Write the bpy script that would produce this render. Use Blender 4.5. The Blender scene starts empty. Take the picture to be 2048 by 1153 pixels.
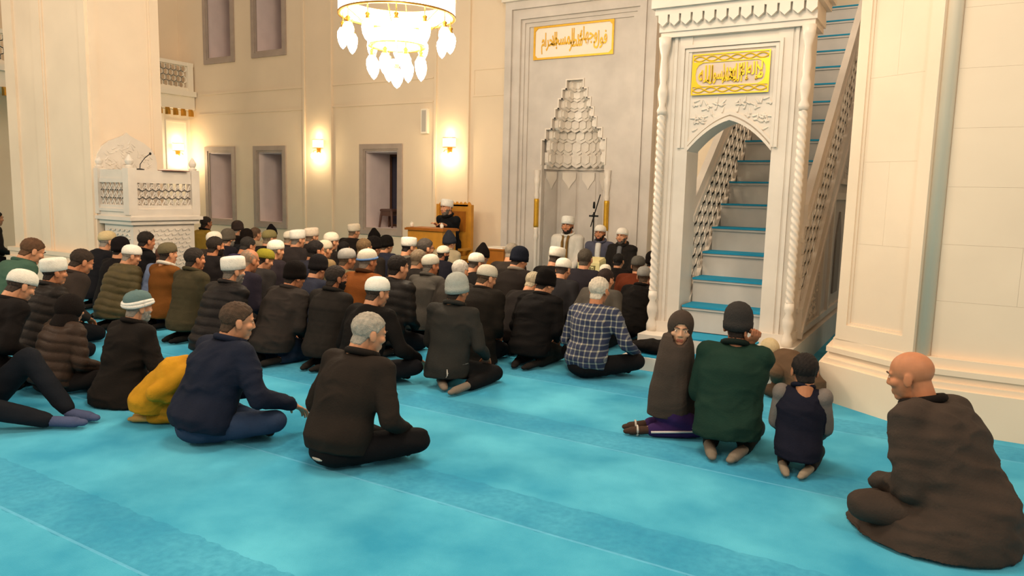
import bpy, math, random
import numpy as np
from mathutils import Vector, Matrix
random.seed(7); np.random.seed(7)
S = bpy.context.scene
COL = S.collection
PI = math.pi
# ------------------------------------------------------------------ camera
FPX, CX, CY, CAMH = 1480.0, 1024.0, 576.5, 1.58
YAW, PITCH, ROLL = math.radians(31), math.radians(7.28), math.radians(1.4)
CAMROT = Matrix.Rotation(YAW, 3, 'Z') @ Matrix.Rotation(PI/2 - PITCH, 3, 'X') @ Matrix.Rotation(ROLL, 3, 'Z')
cam = bpy.data.cameras.new('camera'); cam.sensor_width = 36; cam.lens = 36*FPX/2048
cam.clip_start = 0.05; cam.clip_end = 200
camo = bpy.data.objects.new('camera', cam); COL.objects.link(camo)
camo.matrix_world = Matrix.Translation((0, 0, CAMH)) @ CAMROT.to_4x4()
S.camera = camo
# ------------------------------------------------------------------ light
w = bpy.data.worlds.new('world'); S.world = w; w.use_nodes = True
bg = w.node_tree.nodes['Background']; bg.inputs[0].default_value = (1.0, 0.83, 0.67, 1); bg.inputs[1].default_value = 0.50
S.view_settings.view_transform = 'Standard'; S.view_settings.look = 'None'
S.view_settings.exposure = 0.17; S.view_settings.gamma = 1.0; S.view_settings.use_curve_mapping = False
def lamp(loc, power, col=(1, .80, .56), r=.25):
    l = bpy.data.lights.new('hall_light', 'POINT'); l.energy = power; l.color = col; l.shadow_soft_size = r
    o = bpy.data.objects.new('hall_light', l); COL.objects.link(o); o.location = loc; return o
for p in ((-3, -3.5, 5.6), (3.0, 0.5, 5.6), (-10.5, -1.0, 5.2), (-2.5, 3.2, 6.0)):   # added fill lights high up, no fixtures, standing in for unseen chandeliers
    lamp(p, 760 if p[0] < -9 else 520, (1, .80, .58), r=.8)  # leftmost one is stronger, placed to brighten the left pier's front

# ------------------------------------------------------------------ helpers
def pray(x, y):
    return CAMROT @ Vector(((x-CX)/FPX, -(y-CY)/FPX, -1.0))
def onz(x, y, z=0.0):
    d = pray(x, y); t = (z-CAMH)/d.z
    return Vector((d.x*t, d.y*t, z))
def sl(h):
    if not isinstance(h, str): return tuple(h)
    h = h.lstrip('#'); c = [int(h[i:i+2], 16)/255 for i in (0, 2, 4)]
    return tuple(v/12.92 if v <= .04045 else ((v+.055)/1.055)**2.4 for v in c)
MATS = {}
def mat(key, col, rough=.8, metal=0., bump=0., bscale=60., var=0., vscale=4., emit=0., spec=.3, sheen=0., dark=1.):
    if key in MATS: return MATS[key]
    m = bpy.data.materials.new(key); m.use_nodes = True; nt = m.node_tree; b = nt.nodes['Principled BSDF']
    c = tuple(q*dark for q in sl(col))
    b.inputs['Base Color'].default_value = (*c, 1); b.inputs['Roughness'].default_value = rough
    b.inputs['Metallic'].default_value = metal; b.inputs['Specular IOR Level'].default_value = spec
    if sheen: b.inputs['Sheen Weight'].default_value = sheen
    if emit:
        b.inputs['Emission Color'].default_value = (*c, 1); b.inputs['Emission Strength'].default_value = emit
    tc = nt.nodes.new('ShaderNodeTexCoord')
    if var:
        n = nt.nodes.new('ShaderNodeTexNoise'); n.inputs['Scale'].default_value = vscale; n.inputs['Detail'].default_value = 4
        nt.links.new(tc.outputs['Object'], n.inputs['Vector'])
        mr = nt.nodes.new('ShaderNodeMapRange'); mr.inputs[1].default_value = .3; mr.inputs[2].default_value = .7
        mr.inputs[3].default_value = 1-var; mr.inputs[4].default_value = 1+var
        nt.links.new(n.outputs[0], mr.inputs[0])
        mx = nt.nodes.new('ShaderNodeVectorMath'); mx.operation = 'SCALE'; mx.inputs[0].default_value = c
        nt.links.new(mr.outputs[0], mx.inputs['Scale']); nt.links.new(mx.outputs[0], b.inputs['Base Color'])
    if bump:
        n = nt.nodes.new('ShaderNodeTexNoise'); n.inputs['Scale'].default_value = bscale; n.inputs['Detail'].default_value = 3
        nt.links.new(tc.outputs['Object'], n.inputs['Vector'])
        bp = nt.nodes.new('ShaderNodeBump'); bp.inputs['Strength'].default_value = bump; bp.inputs['Distance'].default_value = .01
        nt.links.new(n.outputs[0], bp.inputs['Height']); nt.links.new(bp.outputs[0], b.inputs['Normal'])
    MATS[key] = m; return m
def cloth(col, rough=.85):
    return mat('cloth_'+str(col), col, rough, bump=.25, bscale=90, var=.12, vscale=7, spec=.15, dark=.74)

class MB:
    def __init__(s): s.v = []; s.f = []; s.m = []
    def add(s, v, f, m=0):
        o = len(s.v); s.v += [tuple(p) for p in v]; s.f += [[i+o for i in q] for q in f]; s.m += [m]*len(f); return s
    def box(s, x0, x1, y0, y1, z0, z1, m=0):
        v = [(x, y, z) for z in (z0, z1) for y in (y0, y1) for x in (x0, x1)]
        return s.add(v, [(0,2,3,1),(4,5,7,6),(0,1,5,4),(2,6,7,3),(0,4,6,2),(1,3,7,5)], m)
    def prism(s, pts, fn, d0, d1, m=0):
        """polygon pts (u, v) extruded from d0 to d1; fn(u, v, d) -> xyz"""
        n = len(pts)
        v = [fn(u, q, d0) for u, q in pts]+[fn(u, q, d1) for u, q in pts]
        f = [list(range(n))[::-1], list(range(n, 2*n))]+[[i, (i+1) % n, n+(i+1) % n, n+i] for i in range(n)]
        return s.add(v, f, m)
    def loft(s, rings, m=0, cap=True):
        n = len(rings[0]); v = [p for r in rings for p in r]; f = []
        for k in range(len(rings)-1):
            for i in range(n): j = (i+1) % n; f.append([k*n+i, k*n+j, (k+1)*n+j, (k+1)*n+i])
        if cap: f.append(list(range(n))[::-1]); f.append([(len(rings)-1)*n+i for i in range(n)])
        return s.add(v, f, m)
    def lathe(s, prof, n=16, c=(0, 0, 0), sx=1, sy=1, m=0, a0=0):
        rings = [[(c[0]+max(r, 1e-4)*sx*math.cos(a0+2*PI*i/n), c[1]+max(r, 1e-4)*sy*math.sin(a0+2*PI*i/n), c[2]+z) for i in range(n)] for r, z in prof]
        return s.loft(rings, m)
    def cap(s, p0, p1, r0, r1=None, n=10, m=0, flat=1.0, up=(0, 0, 1)):
        """tapered capsule; flat squeezes the section along the up-ish axis"""
        r1 = r0 if r1 is None else r1
        p0 = Vector(p0); p1 = Vector(p1); d = (p1-p0)
        d = d.normalized() if d.length > 1e-6 else Vector((0, 0, 1))
        u = Vector(up)
        if abs(u.dot(d)) > .95: u = Vector((1, 0, 0))
        a = d.cross(u).normalized(); b = a.cross(d).normalized()
        R = []
        for t in (-89, -60, -30): q = math.radians(t); R.append((p0+d*r0*math.sin(q), r0*math.cos(q)))
        R += [(p0, r0), (p1, r1)]
        for t in (30, 60, 89): q = math.radians(t); R.append((p1+d*r1*math.sin(q), r1*math.cos(q)))
        return s.loft([[c+(a*math.cos(2*PI*i/n)+b*math.sin(2*PI*i/n)*flat)*r for i in range(n)] for c, r in R], m)
    def ell(s, c, r, rot=None, nu=14, nv=9, m=0):
        c = Vector(c); rings = []
        for k in range(nv):
            t = -PI/2+PI*(k+.02)/(nv-1+.04); row = []
            for i in range(nu):
                p = Vector((r[0]*math.cos(t)*math.cos(2*PI*i/nu), r[1]*math.cos(t)*math.sin(2*PI*i/nu), r[2]*math.sin(t)))
                row.append(c+(rot @ p if rot else p))
            rings.append(row)
        return s.loft(rings, m)
    def tube(s, path, r, n=8, m=0):
        path = [Vector(p) for p in path]; rings = []
        for k, p in enumerate(path):
            d = (path[min(k+1, len(path)-1)]-path[max(k-1, 0)]).normalized()
            u = Vector((0, 0, 1)) if abs(d.z) < .9 else Vector((1, 0, 0))
            a = d.cross(u).normalized(); b = a.cross(d)
            rr = r[k] if isinstance(r, (list, tuple)) else r
            rings.append([p+(a*math.cos(2*PI*i/n)+b*math.sin(2*PI*i/n))*rr for i in range(n)])
        return s.loft(rings, m)
    def mesh(s, name):
        me = bpy.data.meshes.new(name); me.from_pydata(s.v, [], s.f)
        if any(s.m): me.polygons.foreach_set('material_index', s.m)
        return me
def O(name, mb, mats, parent=None, smooth=False):
    me = mb.mesh(name) if isinstance(mb, MB) else mb
    if not me.materials:
        for q in (mats if isinstance(mats, (list, tuple)) else [mats]): me.materials.append(q)
    if smooth: me.polygons.foreach_set('use_smooth', [True]*len(me.polygons))
    o = bpy.data.objects.new(name, me); COL.objects.link(o)
    if parent: o.parent = parent
    return o
def tag(o, label, cat, group=None, kind=None):
    o['label'] = label; o['category'] = cat
    if group: o['group'] = group
    if kind: o['kind'] = kind
    return o
def thing(name, label, cat, loc=(0, 0, 0), group=None, kind=None):
    o = bpy.data.objects.new(name, None); COL.objects.link(o); o.location = loc; o.empty_display_size = .1
    return tag(o, label, cat, group, kind)
def inst(name, me, parent, loc=(0, 0, 0), rz=0, sc=None, mx=None):
    o = bpy.data.objects.new(name, me); COL.objects.link(o); o.parent = parent
    o.location = loc; o.rotation_euler = (0, 0, rz)
    if sc: o.scale = sc
    if mx is not None: o.matrix_local = mx
    return o
def rings2d(mb, fn, cells, r, t, th, n=14, m=0):
    """flat openwork: annuli of outer radius r, band t, thickness th, mapped by fn(u, v, d)"""
    for cu, cv in cells:
        v = []
        for rr, d in ((r, 0), (r-t, 0), (r-t, th), (r, th)):
            v += [fn(cu+rr*math.cos(2*PI*i/n), cv+rr*math.sin(2*PI*i/n), d) for i in range(n)]
        f = []
        for k in range(4):
            for i in range(n): j = (i+1) % n; q = (k+1) % 4; f.append([k*n+i, k*n+j, q*n+j, q*n+i])
        mb.add(v, f, m)
# ------------------------------------------------------------------ materials of the place
M_wall = mat('plaster_cream', '#e6d2b6', .75, bump=.05, bscale=30, var=.05, vscale=.8)
M_stone = mat('stone_cream', '#efdac0', .6, bump=.06, bscale=25, var=.06, vscale=1.2)
M_trim = mat('trim_cream', '#f3e8d4', .6)
M_marble = mat('marble_white', '#e2d8cb', .35, var=.07, vscale=3, spec=.4)
M_marble2 = mat('marble_grey', '#cbc2b8', .35, var=.10, vscale=2.5, spec=.4)
M_surr = mat('surround_taupe', '#a8978a', .55, var=.08, vscale=5)
M_reveal = mat('reveal_rose', '#e8d6d2', .7, var=.04)
M_brown = mat('window_wood', '#4a2f20', .5)
M_glass = mat('night_glass', '#2b2b3d', .08, spec=.6)
M_gold = mat('gold', '#d9a93a', .35, metal=.65, var=.08, vscale=20)
M_brass = mat('brass', '#c9973f', .3, metal=.9)
M_signwhite = mat('sign_white', '#f1e7d6', .5)
M_wood = mat('oak_honey', '#c98a2e', .45, bump=.1, bscale=40, var=.12, vscale=6)
M_wood2 = mat('oak_dark', '#a4611a', .5, var=.12, vscale=6)
M_black = mat('black_plastic', '#121212', .5)
M_bulb = mat('lamp_glass', '#fff3dc', .4, emit=16)
M_ringlit = mat('lit_acrylic', '#fff6e8', .4, emit=5)
M_shade = mat('sconce_shade', '#ffe7bd', .5, emit=2.2)
def carpet():
    m = bpy.data.materials.new('carpet_cyan'); m.use_nodes = True; nt = m.node_tree; N = nt.nodes; L = nt.links
    b = N['Principled BSDF']; b.inputs['Roughness'].default_value = .95; b.inputs['Specular IOR Level'].default_value = .1
    b.inputs['Sheen Weight'].default_value = .25; b.inputs['Sheen Tint'].default_value = (.5, .9, 1, 1)
    tc = N.new('ShaderNodeTexCoord'); sp = N.new('ShaderNodeSeparateXYZ'); L.new(tc.outputs['Object'], sp.inputs[0])
    def math_(op, a, bb):
        n = N.new('ShaderNodeMath'); n.operation = op
        for i, q in enumerate((a, bb)):
            if isinstance(q, (int, float)): n.inputs[i].default_value = q
            elif q is not None: L.new(q, n.inputs[i])
        return n.outputs[0]
    def noise(s, d=4):
        n = N.new('ShaderNodeTexNoise'); n.inputs['Scale'].default_value = s; n.inputs['Detail'].default_value = d
        L.new(tc.outputs['Object'], n.inputs['Vector']); return n.outputs[0]
    wob = math_('MULTIPLY', math_('SUBTRACT', noise(9), .5), .07)
    yy = math_('ADD', sp.outputs['Y'], wob)
    fr = math_('FRACT', math_('DIVIDE', math_('ADD', yy, 20-2.92+.0), 1.25), None)       # prayer rows run along X every 1.25 m
    band = math_('LESS_THAN', fr, .27)
    pat = noise(26, 2)
    band2 = math_('MULTIPLY', band, math_('MULTIPLY_ADD', pat, .5))
    nd = band2.node; nd.inputs[1].default_value
    fr2 = math_('FRACT', math_('DIVIDE', math_('ADD', sp.outputs['Y'], 20-2.92), 1.25), None)
    seam = math_('LESS_THAN', fr2, .012)
    big = noise(1.7, 6)
    r1 = N.new('ShaderNodeValToRGB'); L.new(big, r1.inputs[0])
    r1.color_ramp.elements[0].position = .35; r1.color_ramp.elements[0].color = (*sl('#2595bd'), 1)
    r1.color_ramp.elements[1].position = .68; r1.color_ramp.elements[1].color = (*sl('#56bedd'), 1)
    mx = N.new('ShaderNodeMix'); mx.data_type = 'RGBA'; L.new(r1.outputs[0], mx.inputs['A']); mx.inputs['B'].default_value = (*sl('#1a80ac'), 1)
    bf = math_('MULTIPLY', band, math_('MULTIPLY', pat, .85)); L.new(bf, mx.inputs['Factor'])
    mx2 = N.new('ShaderNodeMix'); mx2.data_type = 'RGBA'; L.new(mx.outputs['Result'], mx2.inputs['A']); mx2.inputs['B'].default_value = (*sl('#7ccdf2'), 1)
    L.new(math_('MULTIPLY', seam, .35), mx2.inputs['Factor']); L.new(mx2.outputs['Result'], b.inputs['Base Color'])
    bp = N.new('ShaderNodeBump'); bp.inputs['Strength'].default_value = .5; bp.inputs['Distance'].default_value = .006
    L.new(noise(220, 2), bp.inputs['Height']); L.new(bp.outputs[0], b.inputs['Normal'])
    return m
M_carpet = carpet()
M_tread = mat('tread_carpet_blue', '#2596bd', .95, bump=.3, bscale=250, var=.06)

def struct(name, mb, m, parent=None, smooth=False):
    o = O(name, mb, m, parent, smooth); o['kind'] = 'structure'; return o
struct('floor', MB().box(-30, 9, -4, 13, -.1, 0), M_carpet)
# ------------------------------------------------------------------ qibla wall with window openings and mihrab niche
WY = 11.5
WIN = [(-15.50, -14.43), (-13.80, -12.75), (-10.60, -9.48)]
wins = [(a, b, .68, 2.50) for a, b in WIN]+[(-15.44, -14.37, 4.39, 6.3), (-13.79, -12.70, 4.42, 6.3)]
holes = [(a+.1, b-.1, z0+.12, z1-.14) for a, b, z0, z1 in wins]+[(-6.42, -5.08, -1, 3.56)]
xs = sorted({-30, 9}|{h[0] for h in holes}|{h[1] for h in holes}); zs = sorted({0, 8}|{max(h[2], 0) for h in holes}|{h[3] for h in holes})
mb = MB()
for i in range(len(xs)-1):
    z_run = None
    for k in range(len(zs)-1):
        cx, cz = (xs[i]+xs[i+1])/2, (zs[k]+zs[k+1])/2
        if any(h[0] < cx < h[1] and h[2] < cz < h[3] for h in holes): continue
        mb.box(xs[i], xs[i+1], WY, WY+.8, zs[k], zs[k+1])
wall_q = struct('wall_qibla', mb, M_wall)
# shallow pilasters and string courses on the wall
for a, b in ((-12.19, -11.36), (-8.70, -7.90)):
    mb = MB()
    mb.box(a, a+.05, WY-.05, WY, 0, 8).box(b-.05, b, WY-.05, WY, 0, 8).box(a+.05, b-.05, WY-.018, WY, 0, 8)
    struct('pilaster', mb, M_wall, wall_q)
for a, b, z in ((-15.68, -12.19, 3.70), (-15.68, -12.19, 3.24), (-11.36, -8.75, 3.70), (-11.36, -8.75, 3.26)):
    struct('string_course', MB().box(a, b, WY-.016, WY, z, z+.03), M_wall, wall_q)
def frame_relief(x0, x1, z0, z1, t=.03):
    mb = MB(); mb.box(x0, x1, WY-.012, WY, z0, z0+t).box(x0, x1, WY-.012, WY, z1-t, z1).box(x0, x0+t, WY-.012, WY, z0+t, z1-t).box(x1-t, x1, WY-.012, WY, z0+t, z1-t)
    struct('wall_panel', mb, M_wall, wall_q)
frame_relief(-7.84, -7.13, 3.32, 3.82); frame_relief(-4.23, -3.6, 3.32, 3.82)
for n, (a, b, z0, z1) in enumerate(wins):
    t = bpy.data.objects.new('window_%d' % (n+1), None); COL.objects.link(t); t['kind'] = 'structure'
    t.location = ((a+b)/2, WY, z0)
    hw = (b-a)/2; hh = z1-z0
    fr = MB()                                        # taupe surround, stepped
    for (o0, o1, p) in ((0, .10, .035), (.10, .14, .015)):
        fr.box(-hw+o0, -hw+o1, -p, .02, o0, hh-o0).box(hw-o1, hw-o0, -p, .02, o0, hh-o0)
        fr.box(-hw+o1, hw-o1, -p, .02, hh-o1, hh-o0).box(-hw+o1, hw-o1, -p, .02, o0, o1)
    O('surround', fr, M_surr, t)
    rv = MB(); x = hw-.1; D = .78
    rv.box(-x-.02, -x+.02, .02, D, .1, hh-.12).box(x-.02, x+.02, .02, D, .1, hh-.12).box(-x+.02, x-.02, .02, D, hh-.16, hh-.12).box(-x+.02, x-.02, .02, D, .1, .14)
    O('reveal', rv, M_reveal, t)
    sh = MB(); sh.box(-x, -x+.07, D, D+.06, .12, hh-.14).box(x-.07, x, D, D+.06, .12, hh-.14).box(-x+.07, x-.07, D, D+.06, hh-.21, hh-.14).box(-x+.07, x-.07, D, D+.06, .12, .19).box(-.03, .03, D, D+.06, .19, hh-.21)
    O('sash', sh, M_brown, t)
    for s in (-1, 1):
        O('pane', MB().box(min(s*.03, s*(x-.07)), max(s*.03, s*(x-.07)), D+.02, D+.03, .19, hh-.21), M_glass, t)
# ------------------------------------------------------------------ left side wall with gallery
GX = -15.9
wl = struct('wall_left', MB().box(-17.3, -17.0, -4, WY, 0, 8), M_wall)
struct('pilaster', MB().box(-17, -16.05, 10.75, WY, 0, 3.35), M_trim, wl)
mb = MB(); mb.box(-16.05, -16.03, 10.85, 10.89, .3, 3.1).box(-16.05, -16.03, 11.36, 11.40, .3, 3.1).box(-16.05, -16.03, 10.89, 11.36, 3.06, 3.1)
struct('pilaster_frame', mb, M_trim, wl)
struct('pilaster', MB().box(-17, -16.4, 10.3, WY, 3.75, 8), M_wall, wl)
struct('pilaster', MB().box(-17, -16.6, 8.9, 9.9, 3.75, 8), M_wall, wl)
gal = thing('gallery', 'white gallery balcony with pierced railing along the side wall', 'balcony', (GX, 11.5, 3.36), kind='structure')
O('slab', MB().box(-1.1, .08, -15, -.02, .0, .3).box(-1.1, .16, -15, -.02, .3, .42), M_trim, gal)
O('handrail', MB().box(-.07, .07, -15, -.02, 1.0, 1.08).box(-.05, .05, -15, -.02, .42, .50), M_trim, gal)
for k in range(6):
    y1 = -.04-k*2.6
    O('post', MB().box(-.08, .08, y1-.14, y1, .42, 1.08), M_trim, gal)
    lat = MB(); w0 = y1-2.46; lat_cells = []
    for i in range(int(2.3/.13)):
        for j in range(4): lat_cells.append((w0+.1+i*.13+(j % 2)*.065, .56+j*.125))
    rings2d(lat, lambda u, v, d: (d-.02, u, v), lat_cells, .085, .022, .04, n=8)
    O('lattice_panel', lat, M_trim, gal)
bm_ = MB().prism([(0, 0), (.10, 0), (.10, .09), (.06, .16), (0, .16)], lambda u, v, d: (u+.02, d, v-.16), -.035, .035)
cb = bm_.mesh('corbel'); cb.materials.append(M_brass)
for k in range(60): inst('corbel', cb, gal, (.04, -.15-k*.2, 0.0))
# ------------------------------------------------------------------ the two great piers
def blocks(par, fn, u0, u1, z0, z1, bw, bh, m):
    me = {}
    for r in range(int((z1-z0)/bh+.999)):
        u = u0-(bw/2 if r % 2 else 0)
        while u < u1-.01:
            a, b = max(u, u0), min(u+bw, u1)
            zt = min(z0+(r+1)*bh, z1)
            if b-a > .04:
                q = MB().prism([(a+.0005, z0+r*bh+.0005), (b-.0005, z0+r*bh+.0005), (b-.0005, zt-.0005), (a+.0005, zt-.0005)], fn, 0, .006)
                o = O('stone_block', q, m, par); o['kind'] = 'structure'
            u += bw
pr = struct('pillar_right', MB().prism([(-.76, 6.32), (-.20, 5.99), (-.17, 6.02), (3.2, 6.02), (3.2, 8.6), (-.76, 8.6)], lambda u, v, d: (u, v, d), 0, 8), M_stone)
base = MB()
def ringbase(e, z0, z1): base.prism([(-.76-e, 6.32-e*.3), (-.22-e*.4, 5.99-e), (3.2, 6.00-e), (3.2, 8.6), (-.76-e, 8.6)], lambda u, v, d: (u, v, d), z0, z1)
ringbase(.12, 0, .30); ringbase(.09, .30, .34); ringbase(.055, .34, .39); ringbase(.075, .39, .43); ringbase(.03, .43, .50)
struct('pillar_base', base, M_stone, pr)
n2 = Vector((-.33, -.56, 0)).normalized(); t2 = Vector((.56, -.33, 0)).normalized(); o2 = Vector((-.76, 6.32, 0))
fn = lambda u, v, d: tuple(o2+t2*u+n2*d+Vector((0, 0, v)))
LL = .65
pm = MB()
for a, b, z0, z1 in ((.0, .09, .5, 8), (.56, LL, .5, 8), (.09, .56, .5, .62)): pm.prism([(a, z0), (b, z0), (b, z1), (a, z1)], fn, 0, .03)
for a, b, z0, z1 in ((.09, .11, .62, 8), (.54, .56, .62, 8), (.11, .54, .62, .64)): pm.prism([(a, z0), (b, z0), (b, z1), (a, z1)], fn, 0, .016)
struct('pillar_panel_frame', pm, M_stone, pr)
blocks(pr, fn, .11, .54, .64, 5.4, .43, .62, M_stone)
blocks(pr, lambda u, v, d: (u, 6.02-d, v), -.10, 2.6, .50, 5.3, .95, .40, M_stone)
struct('pillar_roll', MB().lathe([(.05, .5), (.05, 8)], 14, (-.155, 6.01, 0)), M_stone, pr, True)
# left pier: front face Y=6, right face X=-10.56
pl = struct('pillar_left', MB().prism([(-12.78, 6.0), (-10.56, 6.0), (-10.56, 7.06), (-10.75, 7.2), (-12.78, 7.2)], lambda u, v, d: (u, v, d), 0, 8), M_stone)
lm = MB()
for a, b in ((-12.78, -12.5), (-11.95, -11.72), (-10.72, -10.56)): lm.box(a, b, 5.965, 6.0, .0, 8)
lm.box(-11.72, -11.68, 5.98, 6.0, .5, 8).box(-11.99, -11.95, 5.98, 6.0, .5, 8)
struct('pillar_panel_frame', lm, M_stone, pl)
lm = MB()
for a, b in ((6.0, 6.10), (6.92, 7.06)): lm.box(-10.56, -10.53, a, b, 0, 8)
lm.box(-10.56, -10.545, 6.10, 6.13, 0, 8).box(-10.56, -10.545, 6.89, 6.92, 0, 8)
struct('pillar_panel_frame', lm, M_stone, pl)
lb = MB()
for e, z0, z1 in ((.10, 0, .42), (.06, .42, .5), (.08, .5, .56)): lb.box(-12.78-e, -10.56+e, 5.965-e, 7.2, z0, z1)
struct('pillar_base', lb, M_stone, pl)

# ------------------------------------------------------------------ Arabic inscriptions
AF = {'ا': (0xFE8D, 0xFE8E, None, None), 'ل': (0xFEDD, 0xFEDE, 0xFEDF, 0xFEE0), 'ه': (0xFEE9, 0xFEEA, 0xFEEB, 0xFEEC), 'م': (0xFEE1, 0xFEE2, 0xFEE3, 0xFEE4),
      'ح': (0xFEA1, 0xFEA2, 0xFEA3, 0xFEA4), 'د': (0xFEA9, 0xFEAA, None, None), 'ر': (0xFEAD, 0xFEAE, None, None), 'س': (0xFEB1, 0xFEB2, 0xFEB3, 0xFEB4),
      'و': (0xFEED, 0xFEEE, None, None), 'ف': (0xFED1, 0xFED2, 0xFED3, 0xFED4), 'ج': (0xFE9D, 0xFE9E, 0xFE9F, 0xFEA0), 'ك': (0xFED9, 0xFEDA, 0xFEDB, 0xFEDC),
      'ش': (0xFEB5, 0xFEB6, 0xFEB7, 0xFEB8), 'ط': (0xFEC1, 0xFEC2, 0xFEC3, 0xFEC4), 'إ': (0xFE87, 0xFE88, None, None), 'X': (0xFEFB, 0xFEFC, None, None)}
def shape_ar(wd):
    wd = wd.replace('لا', 'X'); out = []
    for i, c in enumerate(wd):
        prev = i > 0 and AF[wd[i-1]][2] is not None
        nxt = i < len(wd)-1 and AF[c][2] is not None
        k = (3 if nxt else 1) if prev else (2 if nxt else 0)
        out.append(chr(AF[c][k]))
    return ''.join(reversed(out))
def word_mesh(s):
    c = bpy.data.curves.new('word', 'FONT'); c.body = shape_ar(s); c.extrude = .02; c.offset = .012; c.resolution_u = 3
    o = bpy.data.objects.new('word', c); COL.objects.link(o)
    dg = bpy.context.evaluated_depsgraph_get(); dg.update()
    me = bpy.data.meshes.new_from_object(o.evaluated_get(dg)); bpy.data.objects.remove(o)
    n = len(me.vertices); a = np.zeros(n*3); me.vertices.foreach_get('co', a); a = a.reshape(-1, 3)
    return me, a
def inscription(parent, words, W, Hh, m, y):
    """words: (text, u0, u1, v0, v1) in fractions of the field, u from the left; each word one raised mesh"""
    for s, u0, u1, v0, v1 in words:
        me, a = word_mesh(s); lo, hi = a.min(0), a.max(0)
        q = (a-lo)/np.maximum(hi-lo, 1e-6)
        out = np.stack([(-.5+u0+(u1-u0)*q[:, 0])*W, y-q[:, 2]*.012, (v0+(v1-v0)*q[:, 1])*Hh], 1)
        me.vertices.foreach_set('co', out.ravel()); me.update(); me.materials.append(m)
        O('lettering', me, m, parent)
# ------------------------------------------------------------------ mihrab (prayer niche)
MC = -5.75
mi = thing('mihrab', 'tall grey marble prayer niche with stepped honeycomb vault in the front wall', 'prayer niche', (MC, WY, 0))
fr = MB()
L0, R0 = -7.08-MC, -4.30-MC                         # outer frame
steps = [(0, .13, .16), (.13, .19, .11), (.19, .30, .14), (.30, .36, .09), (.36, .43, .06)]
for a, b, p in steps:
    top = 4.86
    fr.box(L0+a, L0+b, -p, .0, 0, top-a).box(R0-b, R0-a, -p, .0, 0, top-a).box(L0+b, R0-b, -p, 0, top-b, top-a)
O('outer_frame', fr, M_marble2, mi)
O('top_cornice', MB().box(L0-.05, R0+.05, -.22, 0, 4.86, 4.95).box(L0-.10, R0+.10, -.27, 0, 4.95, 5.05).box(L0-.05, R0+.05, -.2, 0, 5.05, 5.5), M_marble, mi)
il, ir = L0+.43, R0-.43
TI = [(2.09, 2.51, .595), (2.51, 2.69, .52), (2.69, 2.87, .41), (2.87, 3.03, .35), (3.03, 3.19, .29), (3.19, 3.35, .225), (3.35, 3.50, .15)]
fp = MB()
fp.box(il, ir, -.03, 0, 3.56, 4.43)
fp.box(il, ir, -.03, .0, 3.50, 3.56)
for z0, z1, hw in TI: fp.box(il, -hw, -.03, .06, z0, z1).box(hw, ir, -.03, .06, z0, z1)
fp.box(il, -.595, -.03, .06, 0, 2.09).box(.595, ir, -.03, .06, 0, 2.09)
O('front_panel', fp, M_marble2, mi)
rim = MB()
for k, (z0, z1, hw) in enumerate(TI):
    t = .022
    for s in (-1, 1):
        rim.box(min(s*hw, s*(hw+t)), max(s*hw, s*(hw+t)), -.05, -.03, z0, z1+t)
        if k < len(TI)-1: h2 = TI[k+1][2]; rim.box(min(s*h2, s*hw), max(s*h2, s*hw), -.05, -.03, z1, z1+t)
rim.box(-.15, .15, -.05, -.03, 3.5, 3.522)
O('stepped_rim', rim, M_marble, mi)
# niche shell: five facets
def arc(r, k, n=5): a = PI*(k/n); return (-r*math.cos(a), .06+.62*math.sin(a)*r/.62)
for k in range(5):
    a, b = arc(.62, k), arc(.62, k+1)
    O('niche_facet', MB().add([(*a, 0), (*b, 0), (*b, 3.56), (*a, 3.56), (a[0]*1.06, a[1]+.04, 0), (b[0]*1.06, b[1]+.04, 0), (b[0]*1.06, b[1]+.04, 3.56), (a[0]*1.06, a[1]+.04, 3.56)],
      [(0, 1, 2, 3), (7, 6, 5, 4), (0, 4, 5, 1), (3, 2, 6, 7), (0, 3, 7, 4), (1, 5, 6, 2)]), M_marble2, mi)
    A = Vector((*a, 0)); B = Vector((*b, 0)); tt = (B-A); Lh = tt.length; tt.normalize(); nn = Vector((tt.y, -tt.x, 0))
    f2 = lambda u, v, d: tuple(A+tt*u+nn*d+Vector((0, 0, v)))
    pts = [(.05, .25), (Lh-.05, .25), (Lh-.05, 1.80), (Lh-.08, 1.88), (Lh/2, 1.98), (.08, 1.88), (.05, 1.80)]
    O('niche_panel', MB().prism(pts, f2, 0, .014), M_marble2, mi)
    sh = [(.07, 1.98), (Lh-.07, 1.98), (Lh-.07, 1.86), (Lh/2+.03, 1.74), (Lh/2, 1.68), (Lh/2-.03, 1.74), (.07, 1.86)]
    O('shield_relief', MB().prism(sh[::-1], f2, .014, .032), M_marble, mi)
O('niche_band', MB().loft([[(*arc(.61, i, 20), z) for i in range(21)]+[(*arc(.55, i, 20), z) for i in range(20, -1, -1)] for z in (2.02, 2.09)]), M_marble, mi)
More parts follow.
